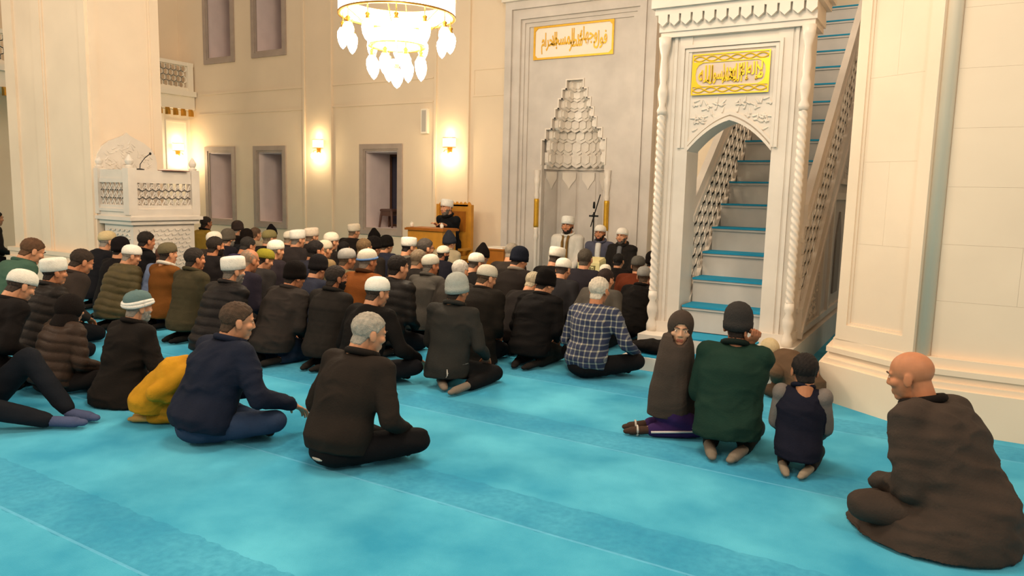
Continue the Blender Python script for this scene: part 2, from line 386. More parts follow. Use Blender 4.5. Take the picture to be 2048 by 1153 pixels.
# honeycomb cells, tier by tier, each tier hanging further forward
cell = MB(); cu = [(-.5, .25), (-.36, .06), (0, -.12), (.36, .06), (.5, .25), (.5, 1), (-.5, 1)]
cell.prism(cu, lambda u, v, d: (u, -d, v), 0, .6)
cell.prism([(-.33, .32), (0, .14), (.33, .32), (.33, .78), (0, .96), (-.33, .78)], lambda u, v, d: (u, -d, v), .6, .8)
cellm = cell.mesh('muqarnas_cell'); cellm.materials.append(M_marble)
for k, (z0, z1, hw) in enumerate(TI):
    rows = [(z0, (z0+z1)/2), ((z0+z1)/2, z1)] if k == 0 else [(z0, z1)]
    for rr, (a, b) in enumerate(rows):
        n = max(3, int(round(PI*hw*.86/.17))); R = hw*.97-.03*rr
        for i in range(n):
            q = PI*(i+.5)/n; wd = PI*R/n*1.04
            c = Vector((-R*math.cos(q), .06+R*.9*math.sin(q), a-.01))
            inst('muqarnas_cell', cellm, mi, c, -(q-PI/2)*-1 if False else (PI/2-q), (wd, .13, (b-a)*1.08))
O('niche_crown', MB().loft([[(*arc(r, i, 12), z) for i in range(13)] for r, z in ((.15, 3.48), (.10, 3.53), (.02, 3.56))]), M_marble, mi)
for s in (-1, 1):                                   # slim columns flanking the niche
    prof = [(.055, 0), (.06, .06), (.035, .14), (.045, .2), (.033, .3), (.033, .78), (.05, .84), (.036, .9), (.04, .96), (.04, 1.0)]
    cxx = s*.67
    O('niche_column', MB().lathe([(r, z) for r, z in prof]+[(.036, 1.0), (.036, 1.5), (.05, 1.55), (.034, 1.62), (.05, 1.74), (.06, 1.85), (.045, 1.88), (.06, 2.0)], 14, (cxx, -.05, .0)), M_marble, mi, True)
    O('gilded_sleeve', MB().lathe([(.042, 1.0), (.046, 1.03), (.043, 1.1), (.043, 1.42), (.046, 1.47), (.042, 1.5)], 14, (cxx, -.05, 0)), M_gold, mi, True)
sg = thing('inscription_panel', 'white panel with raised gold script in gold border above the marble niche', 'sign', (-5.81, WY-.036, 3.872))
W, Hh = 1.49, .55
O('panel', MB().box(-W/2, W/2, -.015, 0, 0, Hh), M_signwhite, sg)
b = MB(); t = .03
b.box(-W/2, W/2, -.035, -.015, 0, t).box(-W/2, W/2, -.035, -.015, Hh-t, Hh).box(-W/2, -W/2+t, -.035, -.015, t, Hh-t).box(W/2-t, W/2, -.035, -.015, t, Hh-t)
for sx in (-1, 1):
    for z0, s in ((t, 1), (Hh-t, -1)):
        x0 = sx*(W/2-t); b.prism([(x0, z0), (x0-sx*.05, z0), (x0, z0+s*.05)][::(1 if sx*s > 0 else -1)], lambda u, v, d: (u, -d, v), .016, .034)
O('gold_border', b, M_gold, sg)
inscription(sg, [('فول', .76, .92, .20, .72), ('وجهك', .56, .80, .34, .88), ('شطر', .46, .62, .18, .72), ('المسجد', .22, .52, .28, .86), ('الحرام', .10, .30, .16, .80)], W, Hh, M_gold, -.016)
# ------------------------------------------------------------------ minbar (stair pulpit)
mn = thing('stair_pulpit', 'white marble stair pulpit with arched portal, twisted colonettes and blue carpeted steps', 'pulpit', (-1.9, 7.0, 0))
ox, oy = -1.9, 7.0
def mx_(x): return x-ox
O('plinth', MB().box(-.69, .72, -.30, 4.5, 0, .26), M_marble, mn)
O('entry_step', MB().box(-.69, .72, -.68, -.30, 0, .12), M_marble, mn)
O('entry_carpet', MB().box(-.62, .60, -.66, -.30, .12, .135).box(-.40, .40, -.30, .1, .26, .275), M_tread, mn)
def pane_fn(u, v, d): return (u, -d, v)
for s, (a, b) in ((-1, (mx_(-2.55), mx_(-2.29))), (1, (mx_(-1.515), mx_(-1.25)))):
    c = MB(); c.box(a, b, 0, .34, .26, 3.08)
    for e0, e1, p in ((.0, .035, .03), (.09, .12, .018), (.14, b-a, .012)):
        if s < 0: c.box(a+e0, a+e1, -p, 0, .26, 3.08)
        else: c.box(b-e1, b-e0, -p, 0, .26, 3.08)
    c.box(a-.02, b+.02, -.05, .36, .26, .36)
    O('portal_pier', c, M_marble, mn)
    xc = a+.005 if s < 0 else b-.005
    col = MB(); prof = [(.05, .26), (.05, .33), (.03, .38), (.05, .45), (.052, .5), (.028, .56), (.045, .6), (.04, .66)]
    col.lathe(prof, 14, (xc, -.055, 0))
    rings = []; n = 16; K = 260
    for k in range(K+1):
        z = .66+k*(2.36-.66)/K; rings.append([(xc+(.036+.0055*math.cos(3*(2*PI*i/n)+z*95))*math.cos(2*PI*i/n), -.055+(.036+.0055*math.cos(3*(2*PI*i/n)+z*95))*math.sin(2*PI*i/n), z) for i in range(n)])
    col.loft(rings)
    col.lathe([(.04, 2.36), (.05, 2.4), (.028, 2.45), (.048, 2.55), (.045, 2.6), (.03, 2.66), (.04, 2.75), (.03, 2.9), (.055, 3.0), (.06, 3.08)], 14, (xc, -.055, 0))
    O('twisted_colonette', col, M_marble, mn, True)
# arch panel over the opening
al, ar_ = mx_(-2.29), mx_(-1.515); am = (al+ar_)/2
def archz(u):
    t = abs(u-am)/((ar_-al)/2); return 2.30-.28*(.35*t+.65*t*t)
n = 16; us = [al+(ar_-al)*i/n for i in range(n+1)]
hd = MB()
for i in range(n):
    hd.add([(us[i], 0, archz(us[i])), (us[i+1], 0, archz(us[i+1])), (us[i+1], 0, 3.08), (us[i], 0, 3.08), (us[i], .30, archz(us[i])), (us[i+1], .30, archz(us[i+1])), (us[i+1], .30, 3.08), (us[i], .30, 3.08)],
           [(0, 1, 2, 3), (7, 6, 5, 4), (0, 4, 5, 1), (3, 2, 6, 7)])
O('arch_head', hd, M_marble, mn)
for off, p in ((.0, .03), (.05, .018)):
    am_ = MB()
    for i in range(n):
        z0, z1 = archz(us[i])+off, archz(us[i+1])+off
        am_.add([(us[i], -p, z0), (us[i+1], -p, z1), (us[i+1], -p, z1+.035), (us[i], -p, z0+.035), (us[i], 0, z0), (us[i+1], 0, z1), (us[i+1], 0, z1+.035), (us[i], 0, z0+.035)],
                [(0, 1, 2, 3), (0, 4, 5, 1), (3, 2, 6, 7), (0, 3, 7, 4), (1, 5, 6, 2)])
    O('arch_moulding', am_, M_marble, mn)
for s in (-1, 1):                                   # carved foliage in the spandrels
    cv = MB(); rnd = random.Random(3)
    for k in range(34):
        u = am+s*rnd.uniform(.06, .36); z = rnd.uniform(archz(u)+.10, 2.49)
        if z > 2.49: continue
        a = rnd.uniform(0, PI); cv.cap((u-.022*math.cos(a), -.004, z-.022*math.sin(a)), (u+.022*math.cos(a), -.004, z+.022*math.sin(a)), .011, .004, 6)
    O('spandrel_carving', cv, M_marble, mn, True)['kind'] = 'stuff'
pf = MB(); x0, x1 = mx_(-2.385), mx_(-1.465)
for e, p in ((0, .035), (.035, .02)):
    pf.box(x0+e, x0+e+.03, -p, 0, 2.05, 3.0-e).box(x1-e-.03, x1-e, -p, 0, 2.05, 3.0-e).box(x0+e+.03, x1-e-.03, -p, 0, 2.97-e, 3.0-e)
O('panel_frame', pf, M_marble, mn)
co = MB()
for e, z0, z1 in ((.02, 3.08, 3.13), (.035, 3.13, 3.20), (.07, 3.28, 3.34), (.10, 3.34, 3.42), (.06, 3.42, 3.9)): co.box(-.67-e, .67+e, -.03-e, .36+e, z0, z1)
co.box(-.70, .70, -.06, .38, 3.20, 3.28)
O('cornice', co, M_marble, mn)
dt = MB().prism([(-.045, .10), (.045, .10), (.045, .03), (.0, -.01), (-.045, .03)], pane_fn, 0, .05).mesh('dentil'); dt.materials.append(M_marble)
for k in range(13): inst('dentil', dt, mn, (-.66+k*.11, -.055, 3.185))
cv = MB(); rnd = random.Random(5)
for k in range(60):
    u = -.7+1.4*k/59; cv.cap((u, -.092, 3.47+.05*math.sin(k*1.1)), (u+.02, -.092, 3.52+.05*math.sin(k*1.1+.6)), .012, .005, 6)
O('crest_carving', cv, M_marble, mn, True)['kind'] = 'stuff'
sg2 = thing('gilded_inscription', 'bright gold pierced plaque with raised script on the stair pulpit portal', 'sign', ((-2.277-1.57)/2, 6.985, 2.537))
W2, H2 = .707, .372
O('plaque', MB().box(-W2/2, W2/2, -.006, 0, 0, H2), mat('plaque_rose', '#dccabb', .5), sg2)
M_gold2 = mat('gold_bright', '#ffd52e', .28, metal=.35, spec=.6)
g = MB(); t = .012
g.box(-W2/2, W2/2, -.014, -.006, 0, t).box(-W2/2, W2/2, -.014, -.006, H2-t, H2).box(-W2/2, -W2/2+t, -.014, -.006, t, H2-t).box(W2/2-t, W2/2, -.014, -.006, t, H2-t)
for zc in (.045, H2-.045):
    g.box(-W2/2+t, W2/2-t, -.014, -.006, zc+(.028 if zc < .1 else -.036), zc+(.036 if zc < .1 else -.028))
    for s in (-1, 1):
        pts = [(-W2/2+t+k*(W2-2*t)/48, -.010, zc+s*.022*math.sin(k/48*PI*6)) for k in range(49)]
        g.tube(pts, .006, 5)
for s in (-1, 1):
    for zc in (.081, H2-.081):
        sg_ = 1 if zc < .15 else -1
        x0 = s*(W2/2-t); pts = [(x0, zc), (x0-s*.09, zc), (x0-s*.05, zc+sg_*.02), (x0-s*.03, zc+sg_*.05), (x0-s*.022, zc+sg_*.105), (x0, zc+sg_*.105)]
        g.prism(pts, pane_fn, .006, .014)
O('gold_openwork', g, M_gold2, sg2)
inscription(sg2, [('لا', .84, .92, .34, .74), ('إله', .72, .86, .30, .74), ('إلا', .62, .74, .30, .74), ('الله', .50, .66, .28, .72), ('محمد', .40, .58, .30, .74), ('رسول', .22, .44, .26, .70), ('الله', .09, .28, .30, .72)], W2, H2, M_gold2, -.007)
# stairs
SY, SZ, RUN, RISE = .05, .53, .291, .248
xl, xr = mx_(-2.27), mx_(-1.28)
step_m = MB().box(xl, xr, 0, RUN+.05, -RISE, -.012).box(xl, xr, -.02, 0, -.035, -.012).mesh('step'); step_m.materials.append(M_marble2)
trd_m = MB().box(xl, xr, -.03, RUN, -.012, .006).mesh('tread_carpet'); trd_m.materials.append(M_tread)
for k in range(16):
    st = inst('step', step_m, mn, (0, SY+k*RUN, SZ+k*RISE)); inst('tread_carpet', trd_m, st)
SL = RISE/RUN
def nose(y): return SZ+SL*(y-SY)
Y0, Y1 = .30, 4.5
for side, xp in ((-1, mx_(-2.33)), (1, mx_(-1.25))):
    def slab(v0, v1, xa, xb, ya=Y0, yb=Y1):
        m = MB(); m.add([(x, y, nose(y)+v) for x in (xa, xb) for y in (ya, yb) for v in (v0, v1)], [(0, 2, 3, 1), (4, 5, 7, 6), (0, 1, 5, 4), (2, 6, 7, 3), (0, 4, 6, 2), (1, 3, 7, 5)]); return m
    O('handrail', slab(.60, .66, xp-.05, xp+.05), M_marble, mn); O('rail_band', slab(.66, .80, xp-.035, xp+.035), M_marble, mn)
    O('stringer', slab(-.40, -.18, xp-.05, xp+.05), M_marble, mn)
    O('stringer_moulding', slab(-.46, -.40, xp-.065, xp+.065), M_marble, mn)
    lat = MB(); cells = []
    nu = int((Y1-Y0)/.125)
    for i in range(nu):
        for j in range(5): cells.append((Y0+.05+i*.125+(j % 2)*.062, -.12+j*.165))
    rings2d(lat, lambda u, v, d: (xp-.02+d, u, nose(u)+v), cells, .105, .024, .04, n=12)
    for i in range(nu*2):
        u = Y0+i*.0625; v = -.18+(.78*((i*5) % 7)/7)
        lat.add([(xp-.015+dx, u+du, nose(u+du)+v+dv) for dx in (0, .03) for du in (0, .016) for dv in (0, .15)], [(0, 2, 3, 1), (4, 5, 7, 6), (0, 1, 5, 4), (2, 6, 7, 3), (0, 4, 6, 2), (1, 3, 7, 5)])
    O('pierced_balustrade', lat, M_marble, mn)
    # solid side below the stringer
    sd = MB(); sd.prism([(Y0, .26), (Y1, .26), (Y1, nose(Y1)-.44), (Y0, max(.28, nose(Y0)-.44))], lambda u, v, d: (xp-.03+d, u, v), 0, .04)
    O('side_wall', sd, M_marble2, mn)
    if side > 0:
        q = MB()
        f3 = lambda u, v, d: (xp+.01+d, u, v)
        q.prism([(1.94, .36), (2.02, .36), (2.02, 1.60), (1.94, 1.60)], f3, 0, .03).prism([(1.42, .36), (1.48, .36), (1.48, 1.22), (1.42, 1.17)], f3, 0, .03).prism([(3.1, .34), (3.18, .34), (3.18, 1.62), (3.1, 1.62)], f3, 0, .03).prism([(1.98, 1.60), (3.18, 1.60), (3.18, 1.68), (2.06, 1.68)], f3, 0, .04).prism([(.5, .30), (4.4, .30), (4.4, .36), (.5, .36)], f3, 0, .03)
        q.prism([(2.18, 1.78), (4.4, 1.78), (4.4, 1.84), (2.26, 1.84)], f3, 0, .05)
        O('side_moulding', q, M_marble, mn)
        for cy in (2.55, 3.8): O('blind_arch', MB().prism([(cy-.18, .50), (cy+.18, .50), (cy+.18, 1.15), (cy+.10, 1.30), (cy, 1.46), (cy-.10, 1.30), (cy-.18, 1.15)], f3, .002, .02), mat('arch_grey_stone', '#8f8983', .5), mn)
        cv = MB(); rnd = random.Random(9)
        for k in range(110):
            u = rnd.uniform(.62, 1.36); v = rnd.uniform(.4, max(.42, min(nose(u)-.52, 1.4)))
            a = rnd.uniform(0, PI); cv.cap((xp+.012, u-.03*math.cos(a), v-.03*math.sin(a)), (xp+.012, u+.03*math.cos(a), v+.03*math.sin(a)), .013, .005, 6)
        for k in range(70):
            u = rnd.uniform(1.6, 4.3); v = rnd.uniform(1.9, max(1.95, nose(u)-.55))
            a = rnd.uniform(0, PI); cv.cap((xp+.012, u-.03*math.cos(a), v-.03*math.sin(a)), (xp+.012, u+.03*math.cos(a), v+.03*math.sin(a)), .013, .005, 6)
        O('foliage_carving', cv, M_marble, mn, True)['kind'] = 'stuff'
# ------------------------------------------------------------------ kursu (preacher's balcony seat on the left pier)
ks = thing('preaching_box', 'white carved preaching box with pierced panels fixed to the left pier', 'pulpit', (-10.15, 6.5, 0))
kx0, kx1, ky0, ky1 = -.41, .41, -.50, .60
O('body', MB().box(kx0+.08, kx1-.06, ky0+.08, ky1-.06, 0, 1.06), M_marble, ks)
O('base_moulding', MB().box(kx0+.03, kx1-.01, ky0+.03, ky1-.01, 1.02, 1.08).box(kx0-.01, kx1+.03, ky0-.01, ky1+.03, 1.08, 1.13).box(kx0+.02, kx1, ky0+.02, ky1, 1.13, 1.2), M_marble, ks)
O('floor_slab', MB().box(kx0, kx1, ky0, ky1, 1.2, 1.24), M_marble, ks)
fin = MB().lathe([(.05, 0), (.06, .02), (.03, .04), (.05, .07), (.055, .10), (.03, .15), (.012, .18), (0, .19)], 12).mesh('finial'); fin.materials.append(M_marble)
for (x, y) in ((kx0+.03, ky0+.06), (kx1-.06, ky0+.06), (kx1-.06, ky1-.06)):
    p = O('post', MB().box(x-.065, x+.065, y-.065, y+.065, 1.16, 1.80), M_marble, ks); inst('finial', fin, p, (x, y, 1.80))
def kpanel(fn, u0, u1):
    O('lower_rail', MB().prism([(u0, 1.22), (u1, 1.22), (u1, 1.29), (u0, 1.29)], fn, -.03, .03), M_marble, ks)
    O('upper_rail', MB().prism([(u0, 1.60), (u1, 1.60), (u1, 1.66), (u0, 1.66)], fn, -.03, .03), M_marble, ks); O('top_board', MB().prism([(u0, 1.66), (u1, 1.66), (u1, 1.78), (u0, 1.78)], fn, -.045, .02), M_marble, ks)
    lat = MB(); cells = []; n = max(2, int((u1-u0)/.105))
    for i in range(n+1):
        for j in range(3): cells.append((u0+(i+(.5 if j % 2 else 0))*(u1-u0)/(n+.5), 1.335+j*.11))
    rings2d(lat, lambda u, v, d: fn(u, v, d-.02), cells, .070, .014, .035, n=14)
    for i in range(n+1):
        for sgn in (-1, 1):
            ua = u0+i*(u1-u0)/(n+.5); ub = min(max(ua+sgn*.16, u0), u1)
            lat.tube([fn(ua, 1.29, 0), fn(ub, 1.29+.31*abs(ub-ua)/.16, 0)], .008, 5)
    O('pierced_panel', lat, M_marble, ks)
kpanel(lambda u, v, d: (u, ky0+.05-d, v), kx0+.09, kx1-.12)
kpanel(lambda u, v, d: (kx1-.05+d, u, v), ky0+.12, ky1-.12)
cvm = MB(); rnd = random.Random(4)
for (fn, u0, u1) in ((lambda u, v, d: (u, ky0+.075-d, v), kx0+.14, kx1-.12), (lambda u, v, d: (kx1-.055+d, u, v), ky0+.14, ky1-.12)):
    nu = int((u1-u0)/.055)
    for i in range(nu):
        for j in range(10):
            u = u0+(i+.5)*(u1-u0)/nu; v = .38+j*.062; a = (i+j) % 2*PI/2+.6
            cvm.cap(fn(u-.016*math.cos(a), v-.016*math.sin(a), 0), fn(u+.016*math.cos(a), v+.016*math.sin(a), .006), .012, .006, 6)
O('carved_relief', cvm, M_marble, ks, True)['kind'] = 'stuff'
bp = [(-.46, 1.2), (.46, 1.2), (.46, 1.90), (.44, 2.00), (.37, 2.11), (.26, 2.19), (.13, 2.245), (.05, 2.28), (0, 2.325), (-.05, 2.28), (-.13, 2.245), (-.26, 2.19), (-.37, 2.11), (-.44, 2.00), (-.46, 1.90)]
O('backboard', MB().prism(bp, lambda u, v, d: (-.395+d, -.02+u, v), 0, .04), M_marble, ks)
cvm = MB(); rnd = random.Random(8)
for k in range(90):
    u = rnd.uniform(-.36, .36); v = rnd.uniform(1.7, 2.22-abs(u)*.6); a = rnd.uniform(0, PI)
    cvm.cap((-.355, -.02+u-.03*math.cos(a), v-.03*math.sin(a)), (-.355, -.02+u+.03*math.cos(a), v+.03*math.sin(a)), .012, .004, 6)
O('backboard_carving', cvm, M_marble, ks, True)['kind'] = 'stuff'
mk = thing('microphone', 'thin black gooseneck microphone on the white preaching box', 'microphone', (-9.86, 6.25, 1.7815))
O('gooseneck', MB().tube([(0, 0, 0), (0, .01, .08), (.02, .07, .17), (.05, .12, .22)], .006), M_black, mk); O('capsule', MB().ell((.055, .13, .23), (.016, .016, .02)), M_black, mk, True)
O('base', MB().lathe([(.06, 0), (.06, .012), (.02, .02)], 14), M_black, mk)
bk = thing('open_book', 'open book lying on the rail of the white preaching box', 'book', (-9.77, 6.72, 1.7815))
O('cover', MB().box(-.09, .07, -.20, .20, 0, .008), mat('book_cover', '#7a3b22', .6), bk)
for s in (-1, 1): O('pages', MB().prism([(0, .008), (s*.19, .008), (s*.18, .02), (s*.05, .03), (0, .02)][::s], lambda u, v, d: (d, u, v), -.08, .06), M_signwhite, bk)

# ------------------------------------------------------------------ lamps
def egg(mb, c, r, h): mb.lathe([(r*.55, 0), (r*.95, -h*.2), (r, -h*.38), (r*.82, -h*.66), (r*.45, -h*.88), (.001, -h)], 12, c)
def hanging(name, par, c, drop, r=.062, h=.22):
    lp = bpy.data.objects.new(name, None); COL.objects.link(lp); lp.parent = par; lp.location = c
    O('gold_cap', MB().tube([(0, 0, drop), (0, 0, .05)], .006, 6).lathe([(.012, .06), (.03, .04), (.018, .02), (.028, .0), (.04, -.01)], 12), M_brass, lp, True)
    m = MB(); egg(m, (0, 0, -.01), r, h); O('glass_shade', m, M_bulb, lp, True)
CH = Vector((-5.40, 6.44, 0))
ch = thing('chandelier', 'two tier ring chandelier with glowing egg shaped lamps hanging in the hall', 'chandelier', (CH.x, CH.y, 3.44))
def band(r0, r1, z0, z1, m, name):
    O(name, MB().loft([[((r)*math.cos(2*PI*i/48), r*math.sin(2*PI*i/48), z) for i in range(48)] for r, z in ((r1, z0), (r1, z1), (r0, z1), (r0, z0), (r1, z0))], cap=False), m, ch, True)
band(.565, .625, .02, .19, M_ringlit, 'outer_ring'); band(.60, .632, -.0, .02, M_brass, 'ring_trim'); band(.60, .632, .19, .205, M_brass, 'ring_trim')
band(.265, .305, -.30, -.16, M_ringlit, 'inner_ring'); band(.26, .31, -.315, -.30, M_brass, 'ring_trim'); band(.05, .085, -.50, -.45, M_ringlit, 'finial_ring')
for k in range(12): a = 2*PI*(k+.3)/12; hanging('hanging_lamp', ch, (.575*math.cos(a), .575*math.sin(a), -.13), .15)
for k in range(8): a = 2*PI*(k+.3)/8; hanging('hanging_lamp', ch, (.28*math.cos(a), .28*math.sin(a), -.42), .12)
hanging('hanging_lamp', ch, (0, 0, -.54), .5, .07, .20)
rd = MB()
for k in range(6):
    a = 2*PI*k/6; rd.tube([(.60*math.cos(a), .60*math.sin(a), .2), (.05*math.cos(a), .05*math.sin(a), 1.5)], .007, 6); rd.tube([(.58*math.cos(a), .58*math.sin(a), .05), (.285*math.cos(a), .285*math.sin(a), -.16)], .006, 6)
rd.tube([(0, 0, 1.5), (0, 0, 4.4)], .015, 8)
O('suspension_rods', rd, M_brass, ch)
lamp((CH.x, CH.y, 3.0), 160, r=.3); lamp((CH.x, CH.y, 4.0), 160, r=.3)
def sconce(loc, ang, label):
    s = thing('wall_lamp', label, 'lamp', loc, 'wall lamps on the piers'); s.rotation_euler = (0, 0, ang)
    O('back_plate', MB().box(-.05, .05, -.02, 0, -.12, .10), M_brass, s)
    O('drum_shade', MB().loft([[(.14*math.cos(a), -.02-.10*math.sin(a), z) for a in [PI*i/12 for i in range(13)]] for z in (0, .16)]), M_shade, s)
    tr = MB()
    for z in (-.012, .16): tr.loft([[(.145*math.cos(a), -.02-.105*math.sin(a), zz) for a in [PI*i/12 for i in range(13)]] for zz in (z, z+.012)])
    O('shade_trim', tr, M_brass, s)
    for x in (-.08, .08):
        O('arm', MB().tube([(x*.5, -.02, -.05), (x, -.07, -.06), (x, -.09, -.10)], .008, 6), M_brass, s)
        m = MB(); m.ell((x, -.09, -.17), (.05, .05, .065)); O('globe', m, M_bulb, s, True)
    p = Matrix.Rotation(ang, 3, 'Z') @ Vector((0, -.28, -.2)); lamp(Vector(loc)+p, 10, (1, .75, .42), .06)
    p = Matrix.Rotation(ang, 3, 'Z') @ Vector((0, -.14, .24)); lamp(Vector(loc)+p, 5, (1, .75, .42), .05)
sconce((-11.74, WY-.02, 2.44), 0, 'glowing wall lamp between the second and third window')
sconce((-8.33, WY-.02, 2.42), 0, 'glowing wall lamp above the wooden preaching chair')
sconce((-16.03, 11.13, 2.40), PI/2, 'glowing wall lamp under the gallery behind the preaching box')
spk = thing('column_speaker', 'slim white column loudspeaker high on the front wall', 'speaker', (-8.91, WY, 2.68))
O('case', MB().box(-.075, .075, -.08, 0, 0, .46), M_trim, spk); O('grille', MB().box(-.05, .05, -.085, -.08, .03, .43), mat('grille', '#b9b2a6', .6), spk)
# ------------------------------------------------------------------ preacher's desk and chair
dk = thing('preaching_desk', 'honey oak lectern desk with flat top in front of the preacher', 'desk', (-7.76, 10.0, 0))
O('front_panel', MB().box(-.37, .37, 0, .03, 0, .92), M_wood, dk)
for s in (-1, 1): O('side_panel', MB().box(s*.37-(.03 if s > 0 else 0), s*.37+(.03 if s < 0 else 0), .03, .38, 0, .92), M_wood, dk)
O('top', MB().box(-.41, .41, -.04, .42, .92, .955).box(-.39, .39, -.02, .40, .955, .965), M_wood2, dk)
tp = MB()
for x in (-.12, 0, .12): tp.cap((x-.02, -.006, .45), (x+.02, -.006, .75), .02, .006, 8)
O('carved_tulips', tp, M_wood, dk, True)
cr = thing('preaching_chair', 'tall backed honey oak preaching chair with a zigzag crest', 'chair', (-7.82, 10.95, 0))
O('back_panel', MB().box(-.36, .34, 0, .04, 0, 1.36), M_wood, cr)
O('back_inset', MB().box(-.26, .24, -.012, 0, .88, 1.24), M_wood2, cr)
mb = MB().prism([(-.34+.70/16*k-.0, 1.36+(.05 if k % 2 else 0)) for k in range(17)]+[(.36, 1.33), (-.34, 1.33)], lambda u, v, d: (u-.02, d, v), 0, .04); O('zigzag_crest', mb, M_wood, cr)
for s in (-1, 1): O('stile', MB().box(s*.35-.035-.01, s*.35+.035-.01, -.03, .05, 0, 1.36), M_wood, cr); O('armrest', MB().box(s*.36-.03, s*.36+.03, -.36, 0, .56, .60), M_wood, cr)
O('seat', MB().box(-.33, .33, -.5, 0, .40, .46), M_wood, cr)
O('seat_box', MB().box(-.33, .31, -.48, 0, 0, .40), M_wood2, cr)
for x, lab in ((-8.09, 'small white pot at the left end of the oak lectern desk top'), (-7.45, 'small white pot at the right end of the oak lectern desk top')):
    cup = thing('cup', lab, 'cup', (x, 10.06, .9665)); O('body', MB().lathe([(.02, 0), (.03, .02), (.032, .06), (.02, .075)], 12), M_signwhite, cup, True); O('knob', MB().ell((0, 0, .085), (.012, .012, .012)), M_signwhite, cup, True)
# stool in the third window
M_pl = mat('plastic_brown', '#5a4038', .45)
stl = thing('plastic_chair', 'brown plastic stool standing in the third window recess', 'stool', (-10.10, 11.86, .82))
O('seat', MB().lathe([(.20, .33), (.21, .36), (.19, .38), (.10, .385)], 4, a0=PI/4, sx=1.1), M_pl, stl)
for sx in (-1, 1):
    for sy in (-1, 1): O('leg', MB().tube([(sx*.13, sy*.12, .345), (sx*.17, sy*.15, 0)], [.028, .02], 8), M_pl, stl)
O('apron', MB().box(-.14, .14, -.135, -.12, .24, .34).box(-.14, .14, .12, .135, .24, .34), M_pl, stl)
# platform before the niche, microphone stand, reading stands
pf_ = thing('platform', 'low carpeted platform in front of the marble niche', 'platform', (-5.3, 10.8, 0)); O('riser', MB().box(-1.0, 1.5, -.6, .5, 0, .10), M_marble, pf_); O('carpet', MB().box(-1.0, 1.5, -.6, .5, .10, .112), M_tread, pf_)
ms = thing('microphone_stand', 'black microphone stand with crossed boom in the marble niche', 'microphone', (-5.33, 11.50, .0))
O('pole', MB().tube([(0, 0, 0), (0, 0, 1.30)], .012).tube([(-.05, 0, 1.05), (.10, .02, 1.60)], .010), M_black, ms); O('clamp', MB().ell((0, 0, 1.24), (.03, .03, .03)).box(-.08, .08, -.015, .015, 1.22, 1.25), M_black, ms)
O('microphone_head', MB().cap((.0, 0, 1.38), (.0, 0, 1.46), .022, .018), M_black, ms, True); O('base', MB().lathe([(.14, 0), (.14, .02), (.03, .04)], 16), M_black, ms)
bs = thing('book_stand', 'small brown wooden book stand beside the left edge of the niche', 'stand', (-6.72, 10.55, 0))
O('board', MB().box(-.20, .20, 0, .03, 0, .62).box(-.2, -.17, .03, .3, 0, .62).box(.17, .2, .03, .3, 0, .62), M_wood2, bs); O('top_shelf', MB().box(-.22, .22, -.02, .32, .62, .645), M_wood2, bs)
bk2 = thing('book', 'white book lying on the brown book stand', 'book', (-6.70, 10.66, .6465)); O('pages', MB().box(-.15, .15, -.1, .1, .004, .026), M_signwhite, bk2); O('cover', MB().box(-.155, .155, -.105, .105, 0, .004).box(-.155, .155, -.105, .105, .026, .03), M_signwhite, bk2)
bx = thing('covered_reading_stand', 'cream cloth covered reading stand with lettering before the man in blue blazer', 'stand', (-4.52, 9.75, 0))
M_cream = mat('cream_cloth', '#d9cb93', .8, var=.06)
O('cover', MB().loft([[(-.19, -.13, 0), (.19, -.13, 0), (.19, .13, 0), (-.19, .13, 0)], [(-.17, -.11, .62), (.17, -.11, .62), (.17, .11, .66), (-.17, .11, .66)], [(-.155, -.095, .655), (.155, -.095, .655), (.155, .095, .695), (-.155, .095, .695)]]), M_cream, bx)
q = MB()
for k in range(7): q.box(-.12+k*.034, -.10+k*.034+.004, -.118, -.108, .52+.01*(k % 2), .57-.012*(k % 3)); 
q.box(-.12, .11, -.119, -.108, .575, .582).box(-.12, .11, -.121, -.108, .50, .507)
O('lettering', q, mat('ink_olive', '#6d6236', .8), bx)
